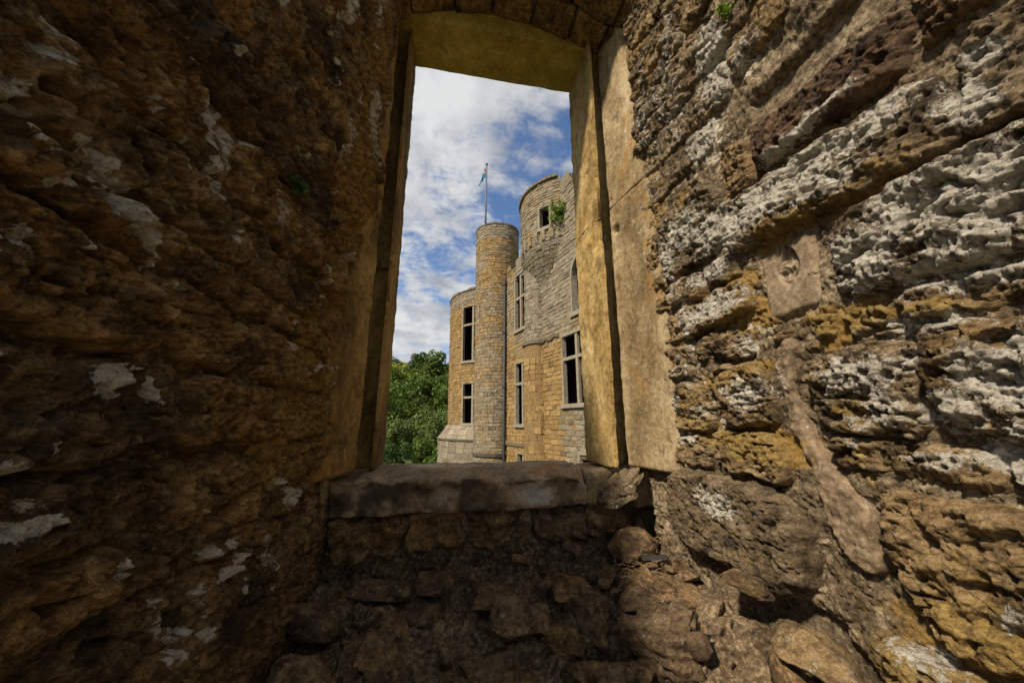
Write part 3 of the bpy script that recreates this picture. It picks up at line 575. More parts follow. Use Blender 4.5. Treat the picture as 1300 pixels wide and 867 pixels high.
block('window_sill', (-0.53, 1.825, ZS - 0.19), (0.755, 2.235, ZS), M_SILL, surround, 60, 0.012, 0.016, 0.008, sillf, smask, 8)

for i, (x0, x1, y0, z0, z1) in enumerate([(0.762, 1.0, 1.90, -0.44, -0.262), (1.0, 1.25, 1.80, -0.44, -0.246), (-0.78, -0.535, 1.78, -0.44, -0.246)]):
    block('sill_stone', (x0, y0, z0), (x1 - 0.004, 2.23, z1), M_SPLAY, surround, 63 + i, 0.016, 0.02, 0.016, None, lambda V: np.stack([0.35 + 0 * V[:, 0], 0.35 + 0 * V[:, 0], 0 * V[:, 0]], 1), 8)
vault = empty('niche_vault', (0.26, 1.2, 2.7), 'dark rough vaulted stone ceiling of the niche above the window', 'ceiling')
xs_, ys_ = np.linspace(-0.62, 1.16, 90), np.linspace(1.42, 1.86, 40)
Xv, Yv = np.meshgrid(xs_, ys_, indexing='ij'); tt = (Xv - 0.26) / 0.75
P = np.stack([Xv.ravel(), Yv.ravel(), (2.88 - 0.20 * tt ** 2).ravel()], 1)
P[:, 2] += 0.018 * fbm(P, (5, 5, 5), 4, 200, 0.6)
m = len(ys_); a = (np.arange(len(xs_) - 1)[:, None] * m + np.arange(m - 1)[None, :]).ravel()
mesh('vault_mortar', P, np.stack([a, a + 1, a + m + 1, a + m], 1), M_MORTAR_DARK, vault, np.tile([0, .4, 0], (len(P), 1)))
rv = random.Random(5)
yy = 1.86
while yy > 1.5:                                        # voussoir stones of the vault, row by row
    wd = rv.uniform(0.16, 0.26); xx = -0.62
    while xx < 1.12:
        ln = rv.uniform(0.14, 0.30); x0, x1 = xx + 0.006, min(xx + ln, 1.16) - 0.006; xx += ln
        if x1 - x0 < 0.05: continue
        def bend(V):
            V = V.copy(); V[:, 2] += -0.20 * ((V[:, 0] - 0.26) / 0.75) ** 2; return V
        block('vault_stone', (x0, yy - wd + 0.006, 2.845 - rv.uniform(0, .02)), (x1, yy - 0.006, 3.06), M_LEFT, vault, rv.randint(0, 90), 0.03, 0.02, 0.014, bend, lambda V: np.stack([np.zeros(len(V)), 0.5 + 0 * V[:, 0], 0 * V[:, 0]], 1), 7)
    yy -= wd

# wall masses behind the visible faces, so that the wall has its full thickness
def core(lo, hi, parent, mat=M_MORTAR):
    b = MB(); b.box(lo, hi, (0.2, 0.2, 0)); return b.build('wall_core', mat, parent)
def sloped_core(x0, x1, ya, yb, za, zb, parent):  # core tops follow the slope cut to admit daylight
    b = MB(); b.hexa([(x0, ya, -9), (x1, ya, -9), (x1, yb, -9), (x0, yb, -9), (x0, ya, za), (x1, ya, za), (x1, yb, zb), (x0, yb, zb)], (0.2, 0.2, 0)); return b.build('wall_core', M_MORTAR, parent)
sloped_core(1.12, 3.4, 0.02, 1.40, 0.55, 2.70, wall_r); sloped_core(1.252, 3.4, 1.402, 2.185, 2.78, 3.1, wall_r)
sloped_core(-4.5, -0.60, 0.14, 1.48, 0.30, 2.30, wall_l); sloped_core(-4.5, -0.752, 1.482, 2.185, 2.45, 3.1, wall_l)
core((-0.75, 1.93, -9.0), (1.25, 2.19, ZS - 0.20), surround)
core((-0.75, 1.43, 3.065), (1.25, 2.19, 3.6), vault)

# ------------------------------------------------------------------ broken masonry below the sill
def ico(n):
    bm = bmesh.new(); bmesh.ops.create_icosphere(bm, subdivisions=n, radius=1.0)
    V = np.array([v.co for v in bm.verts]); F = np.array([[v.index for v in f.verts] for f in bm.faces]); bm.free(); return V, F
ICO = {n: ico(n) for n in (3, 4, 5)}
def rock(name, c, size, mat, parent, seed, rot=(0, 0, 0), sub=4, cuts=9, amp=0.10, mask=(0.1, 0.1, 0), lich=None, cut=(0.40, 0.84)):
    r = np.random.RandomState(seed); V, F = ICO[sub]; V = V.copy()
    V = np.sign(V) * np.abs(V) ** 0.72
    for k in range(cuts):
        n = r.normal(size=3); n /= np.linalg.norm(n); d = r.uniform(*cut); t = V @ n - d; V = V - np.outer(np.maximum(t, 0) * 0.985, n)
    N = V / np.linalg.norm(V, axis=1)[:, None]
    sz = np.array(size)
    W_ = V * sz; q = W_ + np.array(c)
    W_ = W_ + N * (amp * min(sz) * (0.6 * fbm(q, 0.55 / min(sz), 3, seed % 50, 0.6) + 0.4 * (1 - 2 * np.abs(fbm(q, (6, 6, 26), 3, seed % 50 + 9, 0.6))) + 0.25 * fbm(q, 30, 3, 3, 0.6)))[:, None]
    M = np.array(Euler([R(x) for x in rot]).to_matrix()); W_ = W_ @ M.T + np.array(c)
    mk = np.tile(np.array(mask, float), (len(W_), 1))
    if lich is not None: mk[:, 0] = np.maximum(mk[:, 0], lich(W_))
    return mesh(name, W_, F, mat, parent, mk)

ledge = empty('broken_masonry_ledge', (0.26, 1.6, -1.55), 'dark broken rubble ledge of brown stones stepping down below the window sill', 'ledge')
prof = np.array([(1.96, -0.42), (1.90, -0.46), (1.875, -0.55), (1.85, -0.625), (1.72, -0.66), (1.52, -0.70), (1.38, -0.74), (1.30, -0.84), (1.25, -1.02), (1.20, -1.30), (1.16, -1.56)])
sl_ = np.concatenate([[0], np.cumsum(np.hypot(*np.diff(prof, axis=0).T))]); ss = np.linspace(0, sl_[-1], 290)
py, pz = np.interp(ss, sl_, prof[:, 0]), np.interp(ss, sl_, prof[:, 1])
xs_ = np.linspace(-0.60, 1.25, 380); Xg, Sg = np.meshgrid(xs_, ss, indexing='ij'); Yg, Zg = np.tile(py, (380, 1)), np.tile(pz, (380, 1))
fr = sstep(Sg, 0.30, 0.62)
Yg = Yg - fr * 0.50 * sstep(Xg, 0.62, 1.05) - fr * 0.12 * sstep(Xg, -0.1, -0.5); Zg = Zg + fr * 0.10 * sstep(Xg, 0.7, 1.05)
P = np.stack([Xg.ravel(), Yg.ravel(), Zg.ravel()], 1)
q_ = P + 0.03 * fbm(P, 6, 2, 330)[:, None]
lay = 0.055 * fbm(q_, (4.5, 4.5, 6), 3, 300, 0.55); stp = 0.024; lay = stp * (np.floor(lay / stp) + sstep(lay / stp - np.floor(lay / stp), 0.55, 1.0)) 
dsp = lay * 1.3 + 0.020 * fbm(P, 16, 4, 320, 0.65) + 0.016 * (1 - 2 * np.abs(fbm(q_, (12, 12, 30), 3, 310, 0.6))) + 0.003 * fbm(P, 50, 2, 315)
P[:, 1] -= dsp * 0.8 - 0.05; P[:, 2] += dsp * 0.8 * sstep(Sg.ravel(), 0.05, 0.25) - 0.055
m = len(ss); a = (np.arange(379)[:, None] * m + np.arange(m - 1)[None, :]).ravel()
mesh('earth_core', P, np.stack([a, a + 1, a + m + 1, a + m], 1), M_SOIL, ledge, np.tile([0.05, 0.1, 0], (len(P), 1)))
# coursed stones right under the sill
for i, (x0, x1, z0, z1, d) in enumerate([(-0.52, -0.20, -0.62, -0.44, 0.0), (-0.19, 0.10, -0.60, -0.43, 0.03), (0.11, 0.44, -0.61, -0.44, 0.045), (0.45, 0.74, -0.60, -0.44, 0.03), (0.75, 0.98, -0.60, -0.46, 0.0)]):
    block('stone', (x0, 1.845 + d, z0), (x1 - 0.002, 2.0, z1), M_LEDGE, ledge, 70 + i, 0.012, 0.03, 0.034, lambda V, i=i: V + np.stack([0.03 * fbm(V, 5, 2, 700 + i), 0.05 * fbm(V * np.array([1, 0, 1]), 7, 3, 710 + i), 0.02 * fbm(V * np.array([1, 0, 0]), 6, 2, 720 + i)], 1), lambda V: np.stack([0.12 + 0 * V[:, 0], 0.22 + 0 * V[:, 0], 0 * V[:, 0]], 1), 8)
lm = lambda V: np.stack([0.14 + 0 * V[:, 0], 0.20 + 0 * V[:, 0], 0 * V[:, 0]], 1)
for i, (x0, x1, yf, zt, zb) in enumerate([(-0.60, -0.24, 1.47, -0.655, -0.86), (-0.23, 0.07, 1.41, -0.675, -0.84), (0.08, 0.37, 1.50, -0.690, -0.86), (0.38, 0.71, 1.40, -0.665, -0.80), (0.72, 1.12, 1.22, -0.60, -0.78),
        (-0.60, -0.36, 1.18, -0.80, -1.05), (-0.35, -0.02, 1.27, -0.83, -1.02), (0.00, 0.30, 1.21, -0.86, -1.1), (0.31, 0.62, 1.24, -0.82, -1.0), (0.63, 0.92, 0.98, -0.80, -1.05),
        (-0.60, -0.22, 1.10, -1.02, -1.3), (-0.21, 0.18, 1.14, -1.05, -1.3), (0.19, 0.60, 1.10, -1.03, -1.3)]):
    rock('stone', ((x0 + x1) / 2, (yf + 1.93) / 2, (zt + zb) / 2), ((x1 - x0) * 0.74, (1.93 - yf) * 0.70, (zt - zb) * 0.78), M_LEDGE, ledge, 900 + i, (rl.uniform(-5, 5), rl.uniform(-6, 6), rl.uniform(-14, 14)), 5, 34, 0.16, (0.16, 0.16, 0), cut=(0.30, 0.72))
RK = [ # centre, half-size, rot, sub
    ((-0.01, 1.68, -0.650), (0.12, 0.085, 0.030), (8, 4, 10)), ((0.30, 1.42, -0.70), (0.12, 0.09, 0.045), (14, -6, -12)), ((0.03, 1.24, -0.80), (0.075, 0.07, 0.11), (10, 8, 20)),
    ((0.55, 1.58, -0.69), (0.15, 0.10, 0.035), (6, 5, 8)), ((0.22, 1.62, -0.69), (0.14, 0.10, 0.04), (5, 0, 30)), ((-0.27, 1.70, -0.67), (0.17, 0.10, 0.04), (4, 5, 4)), ((-0.45, 1.58, -0.70), (0.10, 0.13, 0.05), (4, 8, 0)),
    ((-0.40, 1.28, -0.80), (0.17, 0.12, 0.10), (0, 5, 12)), ((-0.18, 1.42, -0.745), (0.13, 0.10, 0.06), (12, 4, 40)), ((-0.20, 1.22, -0.93), (0.15, 0.10, 0.08), (0, 9, 0)), ((0.14, 1.36, -0.80), (0.12, 0.10, 0.06), (0, 0, 20)),
    ((0.28, 1.22, -0.95), (0.16, 0.11, 0.09), (0, 8, 14)), ((0.55, 1.26, -0.84), (0.17, 0.11, 0.08), (6, -6, -10)), ((0.46, 1.40, -0.77), (0.10, 0.07, 0.05), (0, 12, 0)),
    ((0.80, 1.22, -0.75), (0.17, 0.15, 0.13), (0, 6, -25)), ((0.78, 1.42, -0.66), (0.12, 0.10, 0.045), (5, -8, 20)), ((0.60, 1.05, -0.95), (0.16, 0.13, 0.11), (0, 0, 30)), ((0.98, 1.52, -0.60), (0.10, 0.10, 0.05), (0, 5, 0)),
    ((0.97, 0.92, -0.59), (0.11, 0.11, 0.05), (8, -10, 10)), ((0.92, 0.74, -0.64), (0.11, 0.09, 0.06), (5, -12, -8)), ((0.99, 0.60, -0.60), (0.09, 0.11, 0.06), (0, -8, 20)), ((0.82, 0.82, -0.70), (0.10, 0.10, 0.06), (0, -14, 22)),
    ((0.83, 0.60, -0.72), (0.10, 0.09, 0.05), (0, -6, 0)), ((0.92, 0.42, -0.62), (0.13, 0.13, 0.10), (0, 0, 30)), ((0.70, 0.98, -0.80), (0.10, 0.10, 0.08), (10, 0, 0)), ((1.00, 1.10, -0.50), (0.09, 0.10, 0.035), (0, -10, 0)),
    ((0.66, 0.72, -0.92), (0.15, 0.13, 0.12), (0, 8, 50)), ((-0.48, 1.05, -0.92), (0.12, 0.14, 0.12), (0, 0, 0)), ((-0.02, 1.10, -1.05), (0.17, 0.12, 0.12), (0, 0, 9)), ((0.40, 1.10, -1.08), (0.17, 0.12, 0.12), (0, 0, -9))]
for i, (c, s_, ro) in enumerate(RK):
    near = c[0] > 0.65 and c[1] < 1.0
    rock('stone', (c[0], c[1] + 0.02, c[2] - 0.012), s_, M_RIGHT if near else M_LEDGE, ledge, 400 + i, ro, 5, 15, 0.42 if near else 0.34, (0.22, 0.36, 0) if near else (0.14 + 0.1 * (i % 3), 0.12, 0))
rr = random.Random(77)
for i in range(46):                                    # smaller stones wedged in the fill
    x = rr.uniform(-0.55, 1.05); k = rr.random(); yv, zv = float(np.interp(k, np.linspace(0, 1, len(ss)), py)), float(np.interp(k, np.linspace(0, 1, len(ss)), pz))
    if k < 0.10: continue
    g = float(sstep(np.array(k * sl_[-1]), 0.30, 0.62)); yv -= g * 0.50 * float(sstep(np.array(x), 0.62, 1.05)); zv += g * 0.10 * float(sstep(np.array(x), 0.7, 1.05)); q = rr.uniform(0.022, 0.06)
    rock('stone', (x, yv - 0.01, zv), (q * rr.uniform(0.9, 1.6), q * rr.uniform(0.8, 1.3), q * rr.uniform(0.45, 0.9)), M_LEDGE, ledge, 500 + i, (rr.uniform(-20, 20), rr.uniform(-20, 20), rr.uniform(0, 180)), 3, 9, 0.2, (rr.choice([0, .1, .3]), 0.15, 0))
# loose stones
def lw(V): return 0.2 + 0.0 * V[:, 0]
tag(rock('wedge_stone', (0.92, 1.80, -0.335), (0.16, 0.14, 0.085), M_RIGHT, None, 605, (-16, -28, 18), 5, 14, 0.45, (0.25, 0.4, 0)), 'brown wedge-shaped stone slanting at the right end of the window sill', 'stone')
tag(rock('round_stone', (0.90, 1.70, -0.555), (0.115, 0.10, 0.085), M_LEDGE, None, 602, (6, 0, 20), 5, 8, 0.16, (0.12, 0.1, 0)), 'smooth rounded dark stone lying on the ledge under the wedge-shaped stone', 'stone')

# ------------------------------------------------------------------ unseen pale floor, spread wide to bounce daylight into the niche
b = MB(); b.box((-7.0, -9.0, -1.80), (8.0, 1.27, -1.56), (0.0, 0.05, 0)); tag(b.build('unseen_bounce_floor', M_FLOOR), kind='structure')

# ------------------------------------------------------------------ terrain
GD = ([0, 30, 40, 50, 60, 75, 95, 110, 130, 180, 400, 1500, 2500], [-10, -11, -13, -11, -8.6, -4, 2, 7, 11, 14, 8, 0, 0])
ph = np.linspace(0, 2 * math.pi, 121)[:-1]; rd = np.concatenate([[0.01], np.linspace(6, 200, 70), np.geomspace(215, 2500, 22)])
A_, D_ = np.meshgrid(ph, rd, indexing='ij'); P = np.stack([(D_ * np.sin(A_)).ravel(), (D_ * np.cos(A_)).ravel(), np.interp(D_, *GD).ravel()], 1)
P[:, 2] += np.where(D_.ravel() > 25, 1.2 * fbm(P, 0.03, 3, 5), 0)
m = len(rd); i_ = np.arange(120); a = (i_[:, None] * m + np.arange(m - 1)[None, :]).ravel(); c = (((i_ + 1) % 120)[:, None] * m + np.arange(m - 1)[None, :]).ravel()
tag(mesh('ground', P, np.stack([a, a + 1, c + 1, c], 1), M_GROUND, origin=(0, 0, -10)), kind='structure')
def gz(D): return float(np.interp(D, *GD))

# ------------------------------------------------------------------ the castle across the court
castle = empty('ruined_castle', (3.2, 15.0, -10.0), 'roofless ochre sandstone castle with round towers and cross-mullioned windows seen through the window', 'castle')
FA = np.array([2.61, 15.78]); FD = np.array([0.254, -0.967]); FN = np.array([-0.967, -0.254])
def fac(s, z, h=0.0): p = FA + FD * s + FN * h; return (p[0], p[1], z)
def cyl(c, rf):
    def f(u, z, h=0.0): r = rf(z) + h; return (c[0] + r * math.cos(u), c[1] + r * math.sin(u), z)
    return f
def split(u0, u1, ops, za, zb):
    iv = [(u0, u1)]
    for (a, b, c, d) in ops:
        if c < zb - 1e-4 and d > za + 1e-4:
            nv = []
            for (p, q) in iv:
                if b <= p or a >= q: nv.append((p, q)); continue
                if a > p: nv.append((p, a))
                if b < q: nv.append((b, q))
            iv = nv
    return iv
def levels(z0, z1, ops, hc, rng, topf=None):
    cr = sorted({z0, z1} | {z for o in ops for z in o[2:] if z0 < z < z1}); out = [z0]
    for a, b in zip(cr[:-1], cr[1:]):
        n = max(1, int(round((b - a) / hc))); w = np.array([rng.uniform(0.75, 1.25) for _ in range(n)]); w = a + (b - a) * np.cumsum(w) / w.sum(); out += list(w)
    return out
def masonry(surf, u0, u1, z0, z1, ops, rng, hc, lc, scale, grey, du, top=None, slant=0.0, bz=None):
    """scale = metres per unit of u. Returns the recessed joint sheet (MB) and a list of single stones"""
    back = MB(); stones = []
    lv = levels(z0, z1, ops, hc, rng)
    if bz is not None:
        for (p, q) in [(u0, u1)]:
            n = max(1, int(math.ceil((q - p) / du)))
            for k in range(n):
                a, b = p + (q - p) * k / n, p + (q - p) * (k + 1) / n
                back.add([surf(a, bz, -.02), surf(b, bz, -.02), surf(b, z0, -.02), surf(a, z0, -.02)], [(0, 1, 2, 3)], (grey(0, bz), .5, 0))
    for za, zb in zip(lv[:-1], lv[1:]):
        for (p, q) in split(u0, u1, ops, za, zb):
            n = max(1, int(math.ceil((q - p) / du)))
            for k in range(n):
                a, b = p + (q - p) * k / n, p + (q - p) * (k + 1) / n; mu = (a + b) / 2
                if top is not None and za >= top(mu): continue
                back.add([surf(a, za, -.008), surf(b, za, -.008), surf(b, zb, -.008), surf(a, zb, -.008)], [(0, 1, 2, 3)], (grey(mu, za), .5, 0))
            u = p
            while u < q - 1e-6:
                l = rng.uniform(*lc) / scale; e = u + l
                if q - e < 0.45 * lc[0] / scale: e = q
                mu = (u + e) / 2
                if top is None or (za + zb) / 2 < top(mu):
                    g = 0.003; gu = g / scale; h = rng.uniform(-0.006, 0.022); bv = rng.uniform(0.008, 0.020); bu = bv / scale
                    j = [rng.uniform(-.011, .011) for _ in range(8)]; ju = [x / scale for x in j]
                    a, b, c, d = u + gu, e - gu, za + g, zb - g
                    pts = [surf(a, c, -.03), surf(b, c, -.03), surf(b, d, -.03), surf(a, d, -.03),
                           surf(a + bu + ju[0], c + bv + j[1], h), surf(b - bu + ju[2], c + bv + j[3], h + j[0]), surf(b - bu + ju[4], d - bv + j[5], h + j[2]), surf(a + bu + ju[6], d - bv + j[7], h + j[4])]
                    stones.append((pts, (min(1, max(0, grey(mu, (za + zb) / 2) + rng.uniform(-.1, .1))), rng.random(), 0.8 if rng.random() < 0.07 else 0.0), mu, (za + zb) / 2, (e - u) * scale * (zb - za)))
                u = e
    return back, stones
def stonework(stones, parent, keep=()):
    b = MB()
    for p, m_, *_ in stones: b.hexa(p, m_)
    o = b.build('stonework', M_CASTLE, parent); o['kind'] = 'stuff'; return o
rc = random.Random(3)
# openings in the facade: (s0, s1, z0, z1)
W1, W2, W3, W4, W6 = (0.95, 2.08, 4.04, 6.70), (0.98, 2.18, -0.08, 2.53), (4.76, 6.32, 0.58, 2.92), (1.10, 2.08, -3.2, -1.26), (5.50, 6.4, -2.4, -0.95)
ARCH = [(5.50, 6.55, 3.60, 5.00), (5.55, 6.50, 5.00, 5.22), (5.64, 6.41, 5.22, 5.40), (5.76, 6.29, 5.40, 5.54)]
fops = [W1, W2, W3, W4, W6] + ARCH
def ftop(s): return (7.25 + 0.15 * math.sin(7 * s) + 0.05 * s) if s < 2.3 else (8.9 + 0.25 * math.sin(5 * s) if s > 4.4 else 7.6)
def fgrey(s, z): return 0.08 + 0.72 * (1 / (1 + math.exp(-(z - 2.9) * 2.2))) + (0.55 if (s > 4.6 and z < 0.6) else 0) - (0.25 if s < 0.9 else 0)
fb, fs = masonry(fac, -0.15, 9.6, -4.0, 9.2, fops, rc, 0.165, (0.18, 0.46), 1.0, fgrey, 0.6, ftop, bz=-11)
facade = fb.build('facade', M_CJOINT, castle)
vis = sorted([k for k in range(len(fs)) if fs[k][3] > -1.55 and fs[k][2] < 6.1], key=lambda k: -fs[k][4] / ((FA + FD * fs[k][2]) ** 2).sum())[:300]
vs = set(vis)
for k in vis:
    b = MB(); b.hexa(fs[k][0], fs[k][1]); b.build('stone', M_CASTLE, facade)
stonework([s for k, s in enumerate(fs) if k not in vs], facade)
# thickness of the facade and the dark rooms behind it
b = MB()
for s_ in (-0.15, 9.5):
    P8 = [fac(s_, -11, -0.03), fac(s_ + 0.1, -11, -0.03), fac(s_ + 0.1, -11, -3.7), fac(s_, -11, -3.7)]; b.hexa(P8 + [(p[0], p[1], 7.0) for p in P8])
for (s0_, s1_, zt) in ((-0.15, 2.3, 7.0), (2.3, 9.6, 7.4)):
    P8 = [fac(s0_, -11, -3.6), fac(s1_, -11, -3.6), fac(s1_, -11, -3.8), fac(s0_, -11, -3.8)]; b.hexa(P8 + [(p[0], p[1], zt) for p in P8])
    P8 = [fac(s0_, zt, -0.03), fac(s1_, zt, -0.03), fac(s1_, zt, -3.8), fac(s0_, zt, -3.8)]; b.hexa(P8 + [(p[0], p[1], zt + 0.2) for p in P8])
for zf in (-1.1, 3.3):
    P8 = [fac(-0.15, zf, -0.03), fac(9.6, zf, -0.03), fac(9.6, zf, -3.6), fac(-0.15, zf, -3.6)]; b.hexa(P8 + [(p[0], p[1], zf + 0.2) for p in P8])
b.build('inner_wall', M_INNER, castle)
b = MB()
for k in range(24):                                    # broken top of the wall, full thickness
    s_ = -0.15 + k * 9.75 / 24; zt = ftop(s_ + 0.2); P8 = [fac(s_, zt - 0.7, -0.025), fac(s_ + 0.405, zt - 0.7, -0.025), fac(s_ + 0.405, zt - 0.7, -0.75), fac(s_, zt - 0.7, -0.75)]
    b.hexa(P8 + [(p[0], p[1], zt + rc.uniform(-.15, .05)) for p in P8], (0.9, rc.random(), 0.3))
b.build('wall_head', M_CASTLE, castle)

def window(surf, u0, u1, z0, z1, scale, mull=None, trans=(), depth=0.15, lab=None, fw=0.075):
    """stone cross window: frame as the window's own mesh; mullion, transom and sill as sub-parts"""
    b = MB(); mk = (0.65, 0.6, 0)
    def bar(ua, ub, za, zb, h0, h1, bb, m_=mk):
        n = max(1, int(abs(ub - ua) * scale / 0.5))
        for k in range(n):
            a, c = ua + (ub - ua) * k / n, ua + (ub - ua) * (k + 1) / n
            bb.hexa([surf(a, za, h0), surf(c, za, h0), surf(c, za, h1), surf(a, za, h1), surf(a, zb, h0), surf(c, zb, h0), surf(c, zb, h1), surf(a, zb, h1)], m_)
    f = fw / scale
    bar(u0 - f, u0 + 0.02 / scale, z0, z1 + fw, 0.014, -depth, b); bar(u1 - 0.02 / scale, u1 + f, z0, z1 + fw, 0.014, -depth, b); bar(u0 + 0.021 / scale, u1 - 0.021 / scale, z1 - 0.02, z1 + fw, 0.013, -depth, b)
    w = b.build('window', M_TRIM, castle)
    if lab: w['label'] = lab
    sb = MB(); bar(u0 - f * 1.2, u1 + f * 1.2, z0 - 0.13, z0 + 0.003, 0.085, -depth, sb); sb.build('sill', M_TRIM, w)
    if mull is not None:
        mb = MB(); hm = 0.06 / scale; bar(mull - hm, mull + hm, z0 + 0.004, z1 - 0.022, -0.02, -0.12, mb); mb.build('mullion', M_TRIM, w)
    for t in trans:
        tb = MB(); bar(u0 + 0.022 / scale, u1 - 0.022 / scale, t - 0.055, t + 0.055, -0.015, -0.125, tb); tb.build('transom', M_TRIM, w)
    return w
window(fac, *W1, 1.0, 1.46, (5.55,)); window(fac, *W2, 1.0, 1.60, (1.62,)); window(fac, *W3, 1.0, 5.55, (2.11,)); window(fac, *W4, 1.0, 1.60); window(fac, *W6, 1.0)
# arched opening
b = MB(); pr = None; pts = [(5.50, 3.60), (5.50, 4.8), (5.52, 5.0), (5.58, 5.18), (5.70, 5.38), (5.85, 5.52), (6.02, 5.58), (6.20, 5.52), (6.35, 5.38), (6.47, 5.18), (6.53, 5.0), (6.55, 4.8), (6.55, 3.60)]
for (s0_, z0_), (s1_, z1_) in zip(pts[:-1], pts[1:]):
    o0 = (s0_ - 6.02) * 0.13 + s0_, z0_ + (0.13 if z0_ > 4.9 else 0); o1 = (s1_ - 6.02) * 0.13 + s1_, z1_ + (0.13 if z1_ > 4.9 else 0)
    P = [fac(s0_, z0_, 0.035), fac(s1_, z1_, 0.035), fac(s1_, z1_, -0.22), fac(s0_, z0_, -0.22), fac(*o0, 0.035), fac(*o1, 0.035), fac(*o1, -0.22), fac(*o0, -0.22)]
    b.hexa(P, (0.9, 0.6, 0))
aw = b.build('arched_window', M_TRIM, castle)
sb = MB(); P8 = [fac(5.40, 3.44, 0.09), fac(6.66, 3.44, 0.09), fac(6.66, 3.44, -0.5), fac(5.40, 3.44, -0.5)]; sb.hexa(P8 + [(p[0], p[1], 3.602) for p in P8], (0.9, 0.6, 0)); sb.build('sill', M_TRIM, aw)

# half-round buttress on the facade
def pil(rw, pr):
    def f(u, z, h=0.0): return fac(2.80 - (rw + h) * math.cos(u), z, (pr + h) * math.sin(u))
    return f
pb, ps = masonry(pil(0.60, 0.42), 0.0, math.pi, -4.0, 3.0, [], rc, 0.24, (0.28, 0.55), 0.55, lambda u, z: 0.05, 0.22, bz=-11)
butt = pb.build('round_buttress', M_CJOINT, castle); stonework(ps, butt)
pb, ps = masonry(pil(0.58, 0.36), 0.0, math.pi, 3.05, 6.3, [], rc, 0.16, (0.18, 0.4), 0.42, lambda u, z: 0.95, 0.25)
but2 = pb.build('round_buttress', M_CJOINT, castle); stonework(ps, but2)
def sweep(pts, prof_, mat, name, parent, m_=(0.8, 0.4, 0.2)):
    b = MB()
    for (a, c) in zip(pts[:-1], pts[1:]):
        A0, A1 = a, c
        b.hexa([A0[0], A1[0], A1[1], A0[1], A0[2], A1[2], A1[3], A0[3]], m_)
    return b.build(name, mat, parent)
def band(surf, us, z, ht, out, inn=-0.05, rise=None):
    r = []
    for u in us:
        zz = z + (rise(u) if rise else 0); r.append((surf(u, zz, out * 0.6), surf(u, zz, inn), surf(u, zz + ht, out), surf(u, zz + ht, inn)))
    return r
sweep(band(pil(0.60, 0.42), np.linspace(0, math.pi, 15), 2.98, 0.13, 0.09), None, M_CASTLE, 'string_course', castle)
sweep(band(fac, np.linspace(3.42, 4.60, 5), 2.99, 0.12, 0.10, rise=lambda u: 0.05 * math.sin(u * 9)), None, M_CASTLE, 'string_course', castle)
sweep(band(fac, np.linspace(0.0, 2.2, 6), -0.98, 0.13, 0.10), None, M_CASTLE, 'string_course', castle)

# stair turret
TC = (2.26, 16.85); tr_ = lambda z: 1.04 + 0.13 * (max(z, -3) + 1.7) / 11.7
ts = cyl(TC, tr_); U0, U1 = R(150), R(345)
tb, tst = masonry(ts, U0, U1, -3.5, 10.0, [], rc, 0.15, (0.15, 0.38), 1.1, lambda u, z: 0.48 + (0.4 if z > 9.2 else 0) + 0.2 * (z < 1.5), 0.17, bz=-11)
tur = tb.build('stair_turret', M_CJOINT, castle); stonework(tst, tur)
sweep(band(ts, np.linspace(U0, U1, 31), -1.50, 0.14, 0.11), None, M_CASTLE, 'base_moulding', tur, (0.9, 0.2, 0.9))
for k in range(17):                                    # coping stones round the turret head
    a, c = U0 + (U1 - U0) * k / 17 + 0.008, U0 + (U1 - U0) * (k + 1) / 17 - 0.008; z0_ = 10.0; hh = rc.uniform(0.07, 0.14)
    b = MB(); P8 = [ts(a, z0_, 0.03), ts(c, z0_, 0.03), ts(c, z0_, -0.35), ts(a, z0_, -0.35)]; b.hexa(P8 + [(p[0], p[1], z0_ + hh) for p in P8], (0.9, rc.random() * 0.3, 0.8)); b.build('coping_stone', M_CASTLE, tur)
b = MB(); n = 28; b.add([(TC[0] + 1.0 * math.cos(2*math.pi*k/n), TC[1] + 1.0 * math.sin(2*math.pi*k/n), 9.95) for k in range(n)], [tuple(range(n))], (0.9, 0.3, 0)); b.build('turret_roof', M_CASTLE, tur)

# large round tower behind
RC_ = (3.33, 21.03); rs = cyl(RC_, lambda z: 3.36 + 0.018 * max(z, 0)); V0, V1 = R(165), R(275)
w5, w6 = (R(217.8), R(243.5), 3.28, 6.42), (R(219.5), R(243.5), -0.05, 2.05)
rb, rst = masonry(rs, V0, V1, -0.15, 7.35, [w5, w6], rc, 0.155, (0.16, 0.42), 3.4, lambda u, z: 0.28 + (0.5 if z > 6.5 else 0.0), 0.10)
rt_ = rb.build('round_tower', M_CJOINT, castle); stonework(rst, rt_)
window(rs, *w5, 3.4, R(230.3), (5.35,)); window(rs, *w6, 3.4, R(230.8), (1.3,))
bt = cyl(RC_, lambda z: 3.40 + 0.50 * min(1, max(0, (-0.15 - z) / 0.72)))
pb, ps = masonry(bt, V0, V1, -0.87, -0.15, [], rc, 0.24, (0.3, 0.6), 3.6, lambda u, z: 0.9, 0.10)
pl = pb.build('battered_plinth', M_CJOINT, castle); stonework(ps, pl)
pc = cyl(RC_, lambda z: 3.86); pb, ps = masonry(pc, V0, V1, -4.0, -0.92, [], rc, 0.30, (0.3, 0.62), 3.8, lambda u, z: 0.85, 0.10, bz=-11.5)
pl2 = pb.build('plinth', M_CJOINT, castle); stonework(ps, pl2)
sweep(band(pc, np.linspace(V0, V1, 30), -0.93, 0.09, 0.10), None, M_CASTLE, 'string_course', castle)
